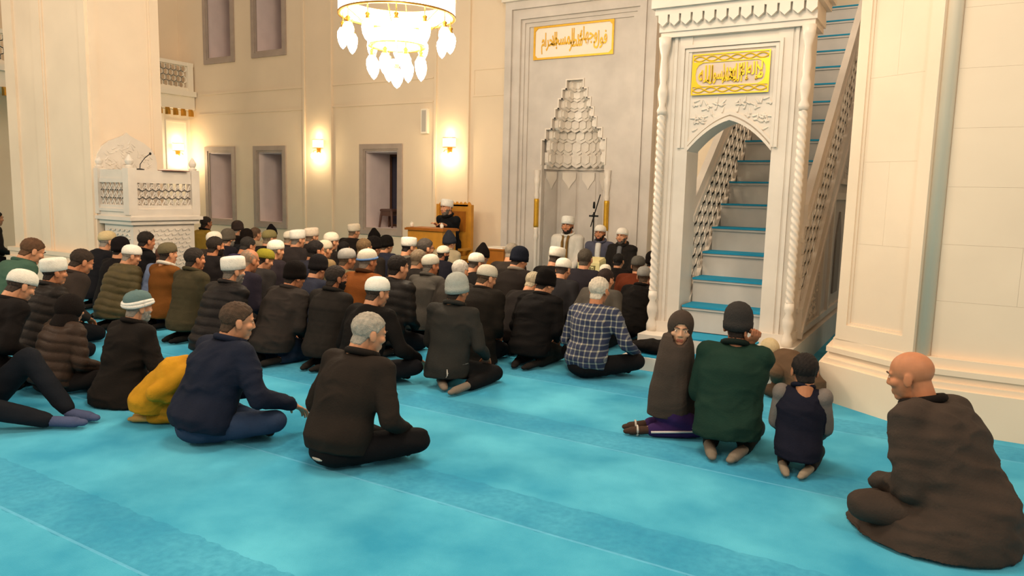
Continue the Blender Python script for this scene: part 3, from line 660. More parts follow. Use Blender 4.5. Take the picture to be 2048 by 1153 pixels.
# ------------------------------------------------------------------ people: canonical head, hands
def eval_remesh(mb, voxel, smooth, fac=.5):
    me = mb.mesh('tmp'); o = bpy.data.objects.new('tmp', me); COL.objects.link(o)
    r = o.modifiers.new('r', 'REMESH'); r.mode = 'VOXEL'; r.voxel_size = voxel
    if smooth: s = o.modifiers.new('s', 'SMOOTH'); s.iterations = smooth; s.factor = fac
    dg = bpy.context.evaluated_depsgraph_get(); dg.update()
    m2 = bpy.data.meshes.new_from_object(o.evaluated_get(dg))
    v = np.zeros(len(m2.vertices)*3); m2.vertices.foreach_get('co', v); v = v.reshape(-1, 3)
    f = [list(p.vertices) for p in m2.polygons]
    bpy.data.objects.remove(o); bpy.data.meshes.remove(me); bpy.data.meshes.remove(m2)
    return v, f
def head_mb():
    h = MB()
    h.ell((0, -.008, .022), (.076, .096, .083), nu=24, nv=16).ell((0, .028, -.035), (.063, .066, .088), nu=20, nv=14)
    h.ell((0, .052, -.100), (.036, .036, .026)).ell((0, .02, -.085), (.052, .05, .035))
    h.cap((0, .087, .006), (0, .1045, -.036), .009, .0115, 8)
    for s in (-1, 1):
        h.ell((s*.0115, .095, -.041), (.009, .011, .0075)); h.cap((s*.045, .072, .012), (0, .086, .014), .011, .012, 8)
        h.ell((s*.042, .060, -.032), (.026, .026, .024)); h.ell((s*.030, .078, -.010), (.017, .012, .009))
        h.ell((s*.079, -.008, -.020), (.008, .021, .033), Matrix.Rotation(-.25*s, 3, 'Z') @ Matrix.Rotation(.15, 3, 'X')); h.ell((s*.074, .0, -.03), (.012, .012, .02))
    h.cap((-.020, .085, -.071), (.020, .085, -.071), .0075, .0075, 8).cap((-.017, .084, -.082), (.017, .084, -.082), .008, .008, 8)
    h.cap((0, -.028, -.04), (0, -.05, -.20), .054, .060, 14)
    return h
HEAD = {1: eval_remesh(head_mb(), .0052, 3), 0: eval_remesh(head_mb(), .0085, 1)}
def hand_mb(curl):
    h = MB(); h.ell((0, .048, 0), (.040, .050, .015)).cap((0, -.05, 0), (0, .02, 0), .027, .030, 10, flat=.7)
    for x, L in ((-.030, .072), (-.010, .082), (.011, .076), (.030, .060)):
        p = Vector((x, .085, 0)); a = math.radians(curl*.6)
        for k, fr in enumerate((.42, .32, .26)):
            q = p+Vector((x*.10, math.cos(a), -math.sin(a)))*L*fr; h.cap(p, q, .0092-.001*k, .0085-.001*k, 8); p = q; a += math.radians(curl)
    p = Vector((-.032, .022, -.004)); q = p+Vector((-.026, .030, -.012)); r = q+Vector((-.008, .026, -.012-.0003*curl))
    h.cap(p, q, .013, .011, 8).cap(q, r, .0105, .0085, 8)
    return h
HAND = {'relax': eval_remesh(hand_mb(22), .0045, 2, .4), 'fist': eval_remesh(hand_mb(72), .0045, 2, .4)}
def sstep(x): x = np.clip(x, 0, 1); return x*x*(3-2*x)
def shell(base, g, t, soft=.014):
    """patch of the head surface where g > 0, lifted by t; sinks into the skin at its border"""
    v, f = base; nrm = np.zeros_like(v); fa = np.array([q[:3] for q in f]); a, b, c = v[fa[:, 0]], v[fa[:, 1]], v[fa[:, 2]]
    fn_ = np.cross(b-a, c-a)
    for q in range(3): np.add.at(nrm, fa[:, q], fn_)
    nrm /= np.maximum(np.linalg.norm(nrm, axis=1, keepdims=True), 1e-9)
    rs = np.random.RandomState(3); wob = sum(np.sin(v @ rs.normal(0, 170, 3)+rs.rand()*6) for _ in range(4))*.0009
    out = v+nrm*((sstep(g/soft)*(t+wob)-.002)[:, None])
    keep = [q for q in f if g[q].max() > 0]
    used = sorted({i for q in keep for i in q}); ix = {i: k for k, i in enumerate(used)}
    return out[used], [[ix[i] for i in q] for q in keep]
def hair_g(v, style):
    x, y, z = v[:, 0], v[:, 1], v[:, 2]
    line = np.interp(y, [-.11, -.06, -.035, -.005, .02, .035, .07, .10], [-.085, -.085, -.055, -.012, .000, .022, .048, .062])
    g = z-line
    ear = (np.abs(x) > .0745) & (z < .012) & (y > -.035)
    g = np.where(ear, -.02, g)
    if style == 'balding': g = np.minimum(g, .055-z+np.maximum(0, -.02-y)*1.0)
    if style == 'receding': g = np.minimum(g, .075-y-np.maximum(0, .03-np.abs(x))*.3)
    if style == 'spot': g = np.minimum(g, np.sqrt((y+.045)**2+x**2)-.03+np.maximum(0, .08-z)*2)
    return g
def beard_g(v):
    x, y, z = v[:, 0], v[:, 1], v[:, 2]
    g = np.minimum(-.060-z+np.maximum(0, np.abs(x)-.045)*1.8, y-.0)
    g = np.minimum(g, z+.16); g = np.minimum(g, .062-np.abs(x)+.03)
    mouth = (np.abs(x) < .019) & (np.abs(z+.076) < .009)
    return np.where(mouth, -.02, g)
_cache = {}
def mesh_np(name, v, f, m, mi=None):
    me = bpy.data.meshes.new(name); me.from_pydata(np.asarray(v).tolist(), [], f)
    for q in (m if isinstance(m, (list, tuple)) else [m]): me.materials.append(q)
    if mi is not None: me.polygons.foreach_set('material_index', mi)
    me.polygons.foreach_set('use_smooth', [True]*len(me.polygons)); return me
def hair_mesh(lod, style, col, t):
    k = ('hair', lod, style, col, t)
    if k not in _cache:
        v, f = shell(HEAD[lod], hair_g(HEAD[lod][0], style), t)
        _cache[k] = mesh_np('hair', v, f, mat('hair_'+str(col), col, .75, bump=.6, bscale=160, var=.2, vscale=30))
    return _cache[k]
def beard_mesh(lod, col):
    k = ('beard', lod, col)
    if k not in _cache:
        v, f = shell(HEAD[lod], beard_g(HEAD[lod][0]), .0065)
        _cache[k] = mesh_np('beard', v, f, mat('hair_'+str(col), col, .75, bump=.6, bscale=160, var=.2, vscale=30))
    return _cache[k]
CAPS = {'skull': [(1.0, .012), (1.045, .014), (1.05, .045), (.99, .072), (.84, .096), (.60, .112), (.30, .120), (0, .122)],
        'kufi': [(1.0, .008), (1.055, .010), (1.08, .05), (1.07, .095), (1.02, .112), (.86, .120), (.4, .124), (0, .125)],
        'beanie': [(1.02, -.022), (1.09, -.022), (1.11, .02), (1.075, .024), (1.075, .06), (.98, .095), (.78, .122), (.48, .140), (.2, .147), (0, .148)],
        'peak': [(1.02, -.022), (1.09, -.022), (1.11, .02), (1.075, .024), (1.05, .06), (.86, .100), (.60, .135), (.38, .165), (.22, .182), (0, .187)]}
CAPTOP = {None: .105, 'skull': .122, 'kufi': .125, 'beanie': .148, 'peak': .187, 'turban': .125, 'band': .122, 'hood': .125}
def cap_mesh(kind, col, tilt):
    k = ('cap', kind, col, tilt)
    if k in _cache: return _cache[k]
    m = MB(); cm = mat('knit_'+str(col), col, .9, bump=.6, bscale=140, var=.06, vscale=40, spec=.1)
    if kind == 'turban':
        n = 32; rings = []
        for r, z in ((.98, .03), (1.0, .06), (.93, .085), (.74, .108), (.42, .122), (.12, .127), (.1, .132), (.001, .134)):
            rings.append([((r*.083+(.003*abs(math.sin(4*2*PI*i/n)) if r > .2 else 0))*math.cos(2*PI*i/n), (r*.103+(.003*abs(math.sin(4*2*PI*i/n)) if r > .2 else 0))*math.sin(2*PI*i/n), z) for i in range(n)])
        m.loft(rings, 0)
        for k2, (zz, rr) in enumerate(((.018, .017), (.038, .014))):
            q = [(.088*math.cos(a), .108*math.sin(a), zz+.006*math.sin(a*2+k2)) for a in [2*PI*i/32 for i in range(33)]]; m.tube(q, rr, 8, 1)
        ml = [mat('knit_turban', '#5c7473', .85, bump=.3, bscale=60, var=.1), cm]
    elif kind == 'band':
        m.lathe([(r, z) for r, z in CAPS['skull']], 20, sx=.083, sy=.105)
        q = [(.0885*math.cos(a), .1105*math.sin(a), .022) for a in [2*PI*i/24 for i in range(25)]]; m.tube(q, .011, 6, 1); ml = [cm, mat('knit_bluestripe', '#5f86bd', .85)]
    elif kind == 'hood':
        m.ell((0, -.02, .005), (.098, .122, .122), nu=18, nv=12); m.cap((0, -.04, -.08), (0, -.06, -.16), .095, .11, 14); ml = [cm]
    else: m.lathe(CAPS[kind], 20, sx=.083, sy=.103); ml = [cm]
    R = Matrix.Rotation(math.radians(tilt), 3, 'X')
    m.v = [tuple(R @ Vector(p)) for p in m.v]
    me = m.mesh('cap')
    for q in ml: me.materials.append(q)
    me.polygons.foreach_set('use_smooth', [True]*len(me.polygons)); _cache[k] = me; return me
def ik(a, b, l1, l2, hint):
    d = b-a; L = min(d.length, l1+l2-.005); d.normalize()
    x = (l1*l1-l2*l2+L*L)/(2*L); h = math.sqrt(max(l1*l1-x*x, 0)); p = hint-d*hint.dot(d); p.normalize(); return a+d*x+p*h
PENDING = []
def soft(name, mb, m, parent, voxel, smooth, post=None):
    """a remeshed soft shape (garment); baked to a plain mesh at the end of the script"""
    o = O(name, mb, m, parent)
    r = o.modifiers.new('r', 'REMESH'); r.mode = 'VOXEL'; r.voxel_size = voxel
    s = o.modifiers.new('s', 'SMOOTH'); s.iterations = smooth; s.factor = .5
    PENDING.append((o, post)); return o
def bake_all():
    dg = bpy.context.evaluated_depsgraph_get(); dg.update()
    done = []
    for o, post in PENDING: done.append(bpy.data.meshes.new_from_object(o.evaluated_get(dg)))
    for (o, post), me in zip(PENDING, done):
        n = len(me.vertices); v = np.zeros(n*3); me.vertices.foreach_get('co', v); v = v.reshape(-1, 3)
        nr = np.zeros(n*3); me.vertices.foreach_get('normal', nr); nr = nr.reshape(-1, 3)
        if post: v = post(v, nr)
        me.vertices.foreach_set('co', v.ravel())
        me.polygons.foreach_set('use_smooth', [True]*len(me.polygons))
        old = o.data; o.modifiers.clear(); me.materials.clear()
        for q in old.materials: me.materials.append(q)
        if me.materials and len(me.materials) > 1 and hasattr(o, 'get') and o.get('two_tone'):
            pass
        o.data = me; me.name = o.name; bpy.data.meshes.remove(old)
    PENDING.clear()
def wrinkle(seed, amp, P0=None, up=None, style=None, floor=.006, lam=.085):
    rs = np.random.RandomState(seed); K = [(rs.normal(0, 1, 3)*rs.uniform(9, 26)*np.array([.7, .7, 1.3]), rs.rand()*6.28) for _ in range(7)]
    RK = [(np.array([rs.normal(0, 7), rs.normal(0, 7), rs.choice([-1, 1])*rs.uniform(14, 34)]), rs.rand()*6.28) for _ in range(4)]
    def post(v, n):
        lo = sum(np.sin(v @ k+p) for k, p in K)/7
        d = lo*amp*1.4
        msk = np.clip(.5+.9*np.sin(v @ K[0][0]*.5+1)+.4*np.sin(v @ K[1][0]*.6), 0, 1)
        for k, p in RK: d = d+amp*.55*msk*((1-np.abs(np.sin(v @ k*.5+p+lo*2.2)))**3-.25)
        if style == 'puffer':
            s = (v-np.array(P0)) @ np.array(up); s = s+.006*np.sin(v[:, 0]*22+seed); d = d*.6+.013*(np.abs(np.sin(PI*s/lam))**.6-.62)
        if style == 'quilt':
            s = (v-np.array(P0)) @ np.array(up); d = d*.6+.006*(np.minimum(np.abs(np.sin(PI*s/.11)), np.abs(np.sin(PI*v[:, 0]/.10)))**.5-.6)
        out = v+n*d[:, None]; out[:, 2] = np.maximum(out[:, 2], floor); return out
    return post
SKIN = {0: '#c98f6b', 1: '#b97a55', 2: '#9a6142', 3: '#d3a07e'}
GROUP = 'worshippers seated on the carpet'
M_eye = mat('eye_white', '#e8e0d6', .3); M_iris = mat('eye_dark', '#1c120c', .3)
def plaid_mat():
    m = bpy.data.materials.new('plaid'); m.use_nodes = True; nt = m.node_tree; N = nt.nodes; L = nt.links; b = N['Principled BSDF']; b.inputs['Roughness'].default_value = .85
    tc = N.new('ShaderNodeTexCoord'); sp = N.new('ShaderNodeSeparateXYZ'); L.new(tc.outputs['Object'], sp.inputs[0])
    def line(out, s, wdt):
        a = N.new('ShaderNodeMath'); a.operation = 'MULTIPLY'; a.inputs[1].default_value = s; L.new(out, a.inputs[0])
        f = N.new('ShaderNodeMath'); f.operation = 'FRACT'; L.new(a.outputs[0], f.inputs[0])
        c = N.new('ShaderNodeMath'); c.operation = 'LESS_THAN'; c.inputs[1].default_value = wdt; L.new(f.outputs[0], c.inputs[0]); return c.outputs[0]
    ad = N.new('ShaderNodeMath'); ad.operation = 'ADD'; L.new(line(sp.outputs['X'], 20, .24), ad.inputs[0]); L.new(line(sp.outputs['Z'], 19, .24), ad.inputs[1])
    r = N.new('ShaderNodeValToRGB'); mu = N.new('ShaderNodeMath'); mu.operation = 'MULTIPLY'; mu.inputs[1].default_value = .5; L.new(ad.outputs[0], mu.inputs[0]); L.new(mu.outputs[0], r.inputs[0])
    r.color_ramp.elements[0].color = (*sl('#232a45'), 1); r.color_ramp.elements[1].color = (*sl('#b0a690'), 1)
    e = r.color_ramp.elements.new(.5); e.color = (*sl('#6b6c6e'), 1); r.color_ramp.interpolation = 'LINEAR'
    L.new(r.outputs[0], b.inputs['Base Color']); MATS['plaid'] = m; return m
plaid_mat()
NUDGE = {3: (0.025, -0.009), 4: (0.072, -0.049), 5: (0.113, -0.004), 6: (0.015, 0.008), 8: (0.020, 0.001), 9: (0.035, -0.010), 10: (-0.021, 0.009), 11: (-0.067, 0.042), 12: (0.004, -0.177), 13: (-0.064, 0.009), 15: (0.068, -0.077), 16: (-0.031, 0.003), 19: (-0.133, -0.012), 21: (-0.039, 0.067), 22: (-0.048, -0.067), 23: (0.094, -0.005), 24: (-0.029, 0.028), 29: (-0.019, -0.009), 33: (0.154, -0.106), 36: (0.006, -0.078), 37: (0.007, -0.051), 38: (-0.008, 0.073), 39: (-0.055, 0.078), 40: (0.002, -0.023), 41: (-0.060, 0.030), 42: (0.057, -0.077), 43: (-0.004, -0.010), 44: (0.006, -0.029), 45: (-0.009, 0.024), 46: (0.008, -0.022), 49: (-0.035, 0.132), 51: (0.006, -0.052), 54: (-0.008, 0.054), 56: (0.009, -0.025), 62: (-0.043, 0.103), 63: (0.016, -0.032), 65: (-0.040, -0.023), 66: (0.030, -0.101), 67: (0.012, -0.043), 69: (-0.008, 0.032), 70: (0.028, -0.061), 71: (-0.039, 0.127), 72: (-0.030, 0.092), 74: (-0.030, 0.046), 75: (-0.050, 0.039), 76: (0.092, -0.057), 77: (0.033, 0.102), 78: (0.002, 0.022), 79: (0.080, -0.046), 85: (-0.005, 0.046)}   # metres each sitter is moved so that neighbours do not clip
#NUDGE
PID = [0]; RELAX = [False]; SPOTS = []
def relax(px, py, h):
    """slide a person along the sight line so that neighbours do not share the same spot"""
    best = None
    for dh in (0, -.02, .02, -.04, -.06, -.08, -.10, -.12, -.14):
        for dx in (0, -5, 5, -9, 9):
            p = onz(px+dx, py, h+dh); c = abs(dh)*4+abs(dx)*.012
            for q in SPOTS:
                d = math.hypot((p.x-q[0])/.50, (p.y-q[1])/.62)
                if d < 1: c += (1-d)*4
            if best is None or c < best[0]: best = (c, px+dx, py, h+dh)
    return best[1:]
def P(label, px, py, h=1.0, pose='kneel', yaw=0., lean=12., curl=14., neck=0., hyaw=0., hpitch=0., htilt=0., jc='#1d1815', js='plain', bulk=1.0, hood=None, collar=None,
      tc='#17161a', hair='#241a14', hst='full', ht=.008, cap=None, cc='#efe9dd', ctilt=9., beard=None, skin=0, near=0, hands=(), arms=None, z0=0., group=GROUP, coat=0., feet='#2a2522', female=False,
      glasses=False, hidehead=False, sleeve=None, xy=None, scale=None, sidefoot=False, knees=None, legs=True, brow='#2a1c14', hsc=1.08, slim=1.0):
    PID[0] += 1; pid = PID[0]
    V3 = Vector
    if cap and ht > .005: ht = .0045
    if collar is None and near and not hood and js not in ('none', 'plaid') and cap != 'hood' and not sleeve: collar = jc
    if RELAX[0] and xy is None: px, py, h = relax(px, py, h)
    kneel = pose in ('kneel', 'sidekneel')
    pz = {'kneel': .235, 'sidekneel': .20, 'cross': .135, 'chair': .58, 'bow': .26}[pose]
    P0 = V3((0, 0, pz)); a1, a2, a3 = (math.radians(lean*.7), math.radians(lean), math.radians(lean+curl))
    dr = lambda a: V3((0, math.sin(a), math.cos(a)))
    P1 = P0+dr(a1)*.17; P2 = P1+dr(a2)*.19; P3 = P2+dr(a3)*.155
    an = a3*.55+math.radians(neck); HC = P3+dr(an)*.155+V3((0, .012, 0))
    HR = Matrix.Rotation(math.radians(hyaw), 3, 'Z') @ Matrix.Rotation(-math.radians(hpitch)-an*.35, 3, 'X') @ Matrix.Rotation(math.radians(htilt), 3, 'Y')
    up2 = dr(a2)
    sh = {s: P2+dr(a3)*.10+V3((s*.185*slim, .0, 0)) for s in (-1, 1)}
    # legs
    hipj = {s: P0+V3((s*.095, .02, -.03)) for s in (-1, 1)}
    if pose == 'kneel' or pose == 'bow':
        kn = {s: V3((s*.135, .41, .085)) for s in (-1, 1)}; ank = {s: V3((s*.115, -.05, .058)) for s in (-1, 1)}; toe = {s: V3((s*.06, -.235, .035)) for s in (-1, 1)}
    elif pose == 'sidekneel':
        kn = {-1: V3((-.10, .42, .085)), 1: V3((.30, .34, .085))}; ank = {-1: V3((-.06, -.03, .055)), 1: V3((.24, -.09, .055))}; toe = {-1: V3((.08, -.20, .035)), 1: V3((.20, -.30, .04))}
    elif pose == 'cross':
        kn = {-1: V3((-.35, .27, .15)), 1: V3((.37, .27, .15))}; ank = {-1: V3((.10, .36, .06)), 1: V3((-.10, .30, .075))}; toe = {-1: V3((.27, .30, .045)), 1: V3((-.26, .22, .05))}
    else:
        kn = {s: V3((s*.12, .42, pz-.02)) for s in (-1, 1)}; ank = {s: V3((s*.12, .40, .08)) for s in (-1, 1)}; toe = {s: V3((s*.13, .56, .035)) for s in (-1, 1)}
    if knees: kn, ank, toe = knees
    # arms
    default = {s: (V3((s*.15, .30, .265 if kneel else .25)) if pose != 'cross' else V3((s*.22, .33, .20))) for s in (-1, 1)}
    if pose == 'chair': default = {s: V3((s*.13, .36, .985)) for s in (-1, 1)}
    wr = dict(default)
    if arms:
        for s in arms: wr[s] = V3(arms[s][0])
    el = {}
    for s in (-1, 1):
        hint = V3(arms[s][1]) if arms and s in arms and len(arms[s]) > 1 else V3((s*.45, -.8, -.3))
        el[s] = ik(sh[s], wr[s], .29, .26, hint)
        L = (wr[s]-el[s])
        if L.length > .27: wr[s] = el[s]+L.normalized()*.26
    HC = HC+V3((0, 0, .06*(hsc-1))); htop = HC.z+CAPTOP[cap]*.98*hsc
    sc = scale if scale else (h-z0)/htop
    R = Matrix.Rotation(math.radians(yaw), 3, 'Z')
    loc = V3((xy[0], xy[1], 0)) if xy else onz(px, py, h)-R @ V3((HC.x*sc, HC.y*sc, 0))
    SPOTS.append((loc.x+R[0][1]*HC.y*sc, loc.y+R[1][1]*HC.y*sc))
    # ---- body (skin): head, neck, trunk, limbs, hands in one mesh
    lod = 1 if near else 0
    hv, hf = HEAD[lod]; Rm = np.array(HR); hv2 = hv*hsc @ Rm.T+np.array(HC)
    vs, fs, mi = [hv2], [list(q) for q in hf], []
    fc = np.array([hv[q].mean(0) for q in hf])
    lips = (np.abs(fc[:, 0]) < .021) & (fc[:, 2] < -.064) & (fc[:, 2] > -.089) & (fc[:, 1] > .082)
    mi = [3 if l else 0 for l in lips]
    ex = MB()
    for s in (-1, 1):
        ex.ell((s*.031, .0795, -.006), (.0120, .0105, .0050), nu=10, nv=7, m=1); ex.ell((s*.031, .0865, -.006), (.0050, .004, .0048), nu=8, nv=5, m=2)
        ex.cap((s*.014, .0965, .014), (s*.030, .0935, .020), .0042, .0045, 6, 4); ex.cap((s*.030, .0935, .020), (s*.050, .078, .014), .0045, .003, 6, 4)
    ex.v = [tuple(HC+HR @ (V3(p)*hsc)) for p in ex.v]
    bd = MB(); bd.cap(P3-dr(a3)*.06, HC+HR @ V3((0, -.04, -.12)), .062, .057, 12)
    bd.cap(P0, P2, .085, .09, 10).cap(P2, P3, .09, .05, 10)
    for s in (-1, 1):
        bd.cap(P2+dr(a3)*.08, sh[s], .05, .04, 8).cap(sh[s], el[s], .036, .032, 8).cap(el[s], wr[s], .031, .026, 8)
        if legs: bd.cap(hipj[s], kn[s], .06, .05, 8).cap(kn[s], ank[s], .046, .034, 8).cap(ank[s], ank[s].lerp(toe[s], .7), .026, .018, 8)
    n0 = len(hv2)
    for part in (ex, bd):
        vs.append(np.array(part.v)); fs += [[i+n0 for i in q] for q in part.f]; mi += part.m; n0 += len(part.v)
    for s in (-1, 1):
        if hands is None: break
        kind = dict(hands).get(s, 'relax' if near else None)
        if kind is None: continue
        v, f = HAND[kind]; d = (wr[s]-el[s]).normalized()
        if kind == 'relax': d = (d+V3((-s*.15, .15, -.25))).normalized()
        upv = V3((0, -.2, 1)) if kind == 'relax' else V3((s*.5, -.6, .3)); xx = d.cross(upv).normalized(); zz = xx.cross(d)
        Mh = np.array([[xx.x, d.x, zz.x], [xx.y, d.y, zz.y], [xx.z, d.z, zz.z]])
        vv = v*np.array([s, 1, 1]); vv = vv @ Mh.T+np.array(wr[s]+d*.02)
        vs.append(vv); fs += [[i+n0 for i in (q if s > 0 else q[::-1])] for q in f]; mi += [0]*len(f); n0 += len(v)
    V = np.concatenate(vs); V[:, 2] = np.maximum(V[:, 2], .004)
    sk = mat('skin_%d' % skin, SKIN[skin], .55, var=.06, vscale=25, spec=.35)
    bme = mesh_np('person', V, fs, [sk, M_eye, M_iris, mat('lips', '#a5604c', .5), mat('brow_'+brow, brow, .8)], mi)
    o = bpy.data.objects.new('person', bme); COL.objects.link(o)
    nd = NUDGE.get(pid, (0, 0)); tag(o, label, 'person', group); o.location = (loc.x+nd[0], loc.y+nd[1], z0); o.rotation_euler = (0, 0, math.radians(yaw)); o.scale = (sc, sc, sc)
    # ---- jacket
    vx = .0135 if near else .019
    b = bulk; j = MB()
    def ring(c, rx, ry, a, n=20):
        u = V3((1, 0, 0)); q = V3((0, math.cos(a), -math.sin(a)))
        return [c+u*rx*math.cos(2*PI*i/n)+q*ry*math.sin(2*PI*i/n) for i in range(n)]
    if coat:
        rings = [ring(V3((0, .10*coat, .012)), .25+.12*coat, .25+.10*coat, 0), ring(V3((0, .05*coat, .10)), .24+.08*coat, .22+.07*coat, 0), ring(P0+V3((0, .0, .06)), .215*b, .175*b, a1*.5)]
    elif pose == 'cross' or pose == 'chair':
        rings = [ring(P0+V3((0, -.015, -.045)), .195*b, .15*b, a1), ring(P0+V3((0, -.02, .03)), .212*b, .165*b, a1)]
    else:
        rings = [ring(P0+V3((0, -.055, -.10)), .200*b, .145*b, a1*.3), ring(P0+V3((0, -.03, -.01)), .212*b, .168*b, a1*.6)]
    rings += [ring(P1, .195*b, .145*b, a1), ring(P1.lerp(P2, .55), .205*b, .145*b, a2), ring(P2, .212*b, .145*b, a2), ring(P2+dr(a3)*.08, .195*b, .125*b, a3), ring(P2+dr(a3)*.125, .13*b, .10*b, a3), ring(P3, .085, .082, a3), ring(P3+dr(an)*.035, .074, .074, an)]
    j.loft(rings)
    for s in (-1, 1):
        S0 = sh[s]; j.ell(S0+V3((-s*.012, 0, -.012)), (.082*b, .082*b, .082*b)); j.cap(P2+dr(a3)*.10, S0, .085*b, .080*b, 12)
        j.cap(S0, el[s], .076*b, .064*b, 12).cap(el[s], wr[s], .063*b, .046*b, 12)
    if hood: j.ell(P3+V3((0, -.085, -.01)), (.115, .062, .075), Matrix.Rotation(-.5, 3, 'X'))
    ml = [MATS['plaid']] if js == 'plaid' else [cloth(jc, .55 if js == 'puffer' else .85)]
    if js not in ('none',):
        jo = soft('jacket', j, ml, o, vx, 6 if near else 4, wrinkle(pid*3, (.0105 if near else .008) if js not in ('coat',) else .013, P0, up2, js))
    if sleeve:
        q = MB()
        for s in (-1, 1): q.ell(sh[s]+V3((s*.012, 0, 0)), (.084*b, .092*b, .092*b)); q.cap(sh[s], el[s], .083*b, .071*b, 12).cap(el[s], wr[s], .070*b, .052*b, 12)
        for s in (-1, 1):
            qq = MB(); qq.ell(sh[s]+V3((s*.012, 0, 0)), (.084*b, .092*b, .092*b)); qq.cap(sh[s], el[s], .083*b, .071*b, 12).cap(el[s], wr[s], .070*b, .052*b, 12)
            soft('sleeve', qq, cloth(sleeve), o, vx, 4, wrinkle(pid*3+s, .004))
    if collar:
        q = [P3+dr(an)*.02+V3((.088*math.cos(t), .084*math.sin(t), .012-.03*math.sin(t))) for t in [2*PI*i/20 for i in range(21)]]
        O('collar', MB().tube(q, .022, 8), cloth(collar), o, True)
    # ---- trousers and feet
    if legs:
        t = MB(); t.ell(P0+V3((0, -.02, -.03)), (.175, .15, .105))
        for s in (-1, 1): t.cap(hipj[s], kn[s], .098, .078, 12).cap(kn[s], ank[s].lerp(kn[s], .1), .074, .056, 12)
        soft('trousers', t, cloth(tc), o, vx+.003, 4, wrinkle(pid*5, .005))
        for s in (-1, 1):
            f = MB(); d = (toe[s]-ank[s]); f.cap(ank[s], ank[s]+d*.75, .040, .040, 10, flat=.85).cap(ank[s]+d*.5, toe[s], .042, .030, 10, flat=.75)
            f.v = [(x, y, max(z, .003)) for x, y, z in f.v]
            O('sock', f, cloth(feet), o, True)
    # ---- hair, cap, beard
    MH = Matrix.Translation(HC) @ HR.to_4x4() @ Matrix.Scale(hsc, 4)
    if hair and cap != 'hood': inst('hair', hair_mesh(lod, hst, hair, ht), o, mx=MH)
    if beard: inst('beard', beard_mesh(lod, beard), o, mx=MH)
    if cap and cap != 'custom': inst('hood' if cap == 'hood' else 'cap', cap_mesh(cap, cc, ctilt), o, mx=MH)
    if glasses:
        g = MB()
        for s in (-1, 1):
            g.tube([(s*.032+.019*math.cos(t), .098, -.006+.015*math.sin(t)) for t in [2*PI*i/12 for i in range(13)]], .002, 5); g.tube([(s*.051, .096, -.002), (s*.078, .02, .0), (s*.08, -.01, -.004)], .002, 5)
        g.tube([(-.013, .10, -.003), (.013, .10, -.003)], .002, 5)
        inst('glasses', (lambda me: (me.materials.append(M_black), me)[1])(g.mesh('glasses')), o, mx=MH)
    o['_info'] = 0; del o['_info']
    return dict(o=o, HC=HC, HR=HR, MH=MH, P0=P0, P1=P1, P2=P2, P3=P3, sh=sh, el=el, wr=wr, up=up2, sc=sc, loc=loc, kn=kn, ank=ank, toe=toe, a=(a1, a2, a3))
# ------------------------------------------------------------------ foreground people
BLK, BRN, NVY, OLV, GRY = '#1b1613', '#332a25', '#20263a', '#5d5138', '#5a544b'
r = P('grey haired man in black bomber jacket sitting cross legged, nearest in the middle', 738, 627, .855, 'cross', lean=20, curl=16, hyaw=-22, hpitch=8, jc='#2c241e', js='plain', bulk=1.06, collar='#221c18', tc='#141214', hair='#a39a8c', ht=.006, near=1, skin=0, arms={1: ((.28, .30, .17),), -1: ((-.2, .32, .2),)})
O('shirt_tail', MB().ell(r['P0']+Vector((-.01, -.135, -.055)), (.06, .03, .018)), cloth('#cfc6ba'), r['o'], True)
r = P('dark haired man in navy jacket and jeans sitting cross legged beside a child in yellow', 474, 606, .85, 'cross', yaw=-6, lean=22, curl=10, hyaw=-18, hpitch=4, jc='#1e2436', bulk=1.16, collar='#1e2436', tc='#33435f', hair='#4a382a', ht=.007, near=1, skin=0, arms={1: ((.36, .40, .23),), -1: ((-.05, .40, .25),)})
r = P('man in grey knitted beanie and charcoal sweatshirt kneeling with a bare sole showing', 911, 544, .93, 'sidekneel', yaw=6, lean=8, curl=12, hyaw=-14, jc='#33312d', bulk=1.0, tc='#151415', hair='#2a231d', cap='beanie', cc='#a5a79f', near=1, skin=1, feet='#8d7f71', arms={1: ((.24, .26, .25),), -1: ((-.16, .3, .26),)})
q = MB(); P0_ = r['P0']; q.tube([P0_+Vector((.205*math.cos(t), -.01+.165*math.sin(t), .035)) for t in [PI+PI*i/16 for i in range(17)]], .004, 5); q.tube([r['P3']+Vector((.085*math.cos(t), .08*math.sin(t)-.01, -.005)) for t in [PI+PI*i/12 for i in range(13)]], .004, 5)
O('piping', q, cloth('#8f8c86'), r['o'], True)
O('drawstring', MB().tube([P0_+Vector((.09, -.178, .0)), P0_+Vector((.10, -.19, -.05)), P0_+Vector((.085, -.185, -.075)), P0_+Vector((.10, -.18, -.03))], .006, 6), cloth('#c9c4bb'), r['o'], True)
r = P('white haired man in blue checked shirt sitting cross legged', 1189, 553, .865, 'cross', yaw=-4, lean=14, curl=10, hyaw=0, hpitch=0, js='plaid', bulk=.98, tc='#151315', hair='#cfc3b0', hst='full', ht=.007, near=1, skin=1, arms={1: ((.33, .34, .20),), -1: ((-.2, .32, .2),)})
P('bearded man in black coat and white rimmed green pleated turban cap', 258, 579, .805, 'cross', lean=12, curl=12, hyaw=-6, jc='#1f1915', js='coat', coat=.8, bulk=1.08, hair='#8b8378', cap='turban', cc='#ece8df', beard='#a49b8f', near=1, skin=0, arms={1: ((.30, .34, .16),)})
r = P('person in black hood and brown puffer jacket sitting behind the turban cap man', 138, 588, .74, 'cross', lean=16, curl=10, hpitch=10, jc='#45352b', js='puffer', bulk=1.18, cap='hood', cc='#1d1816', tc='#221d1c', near=1)
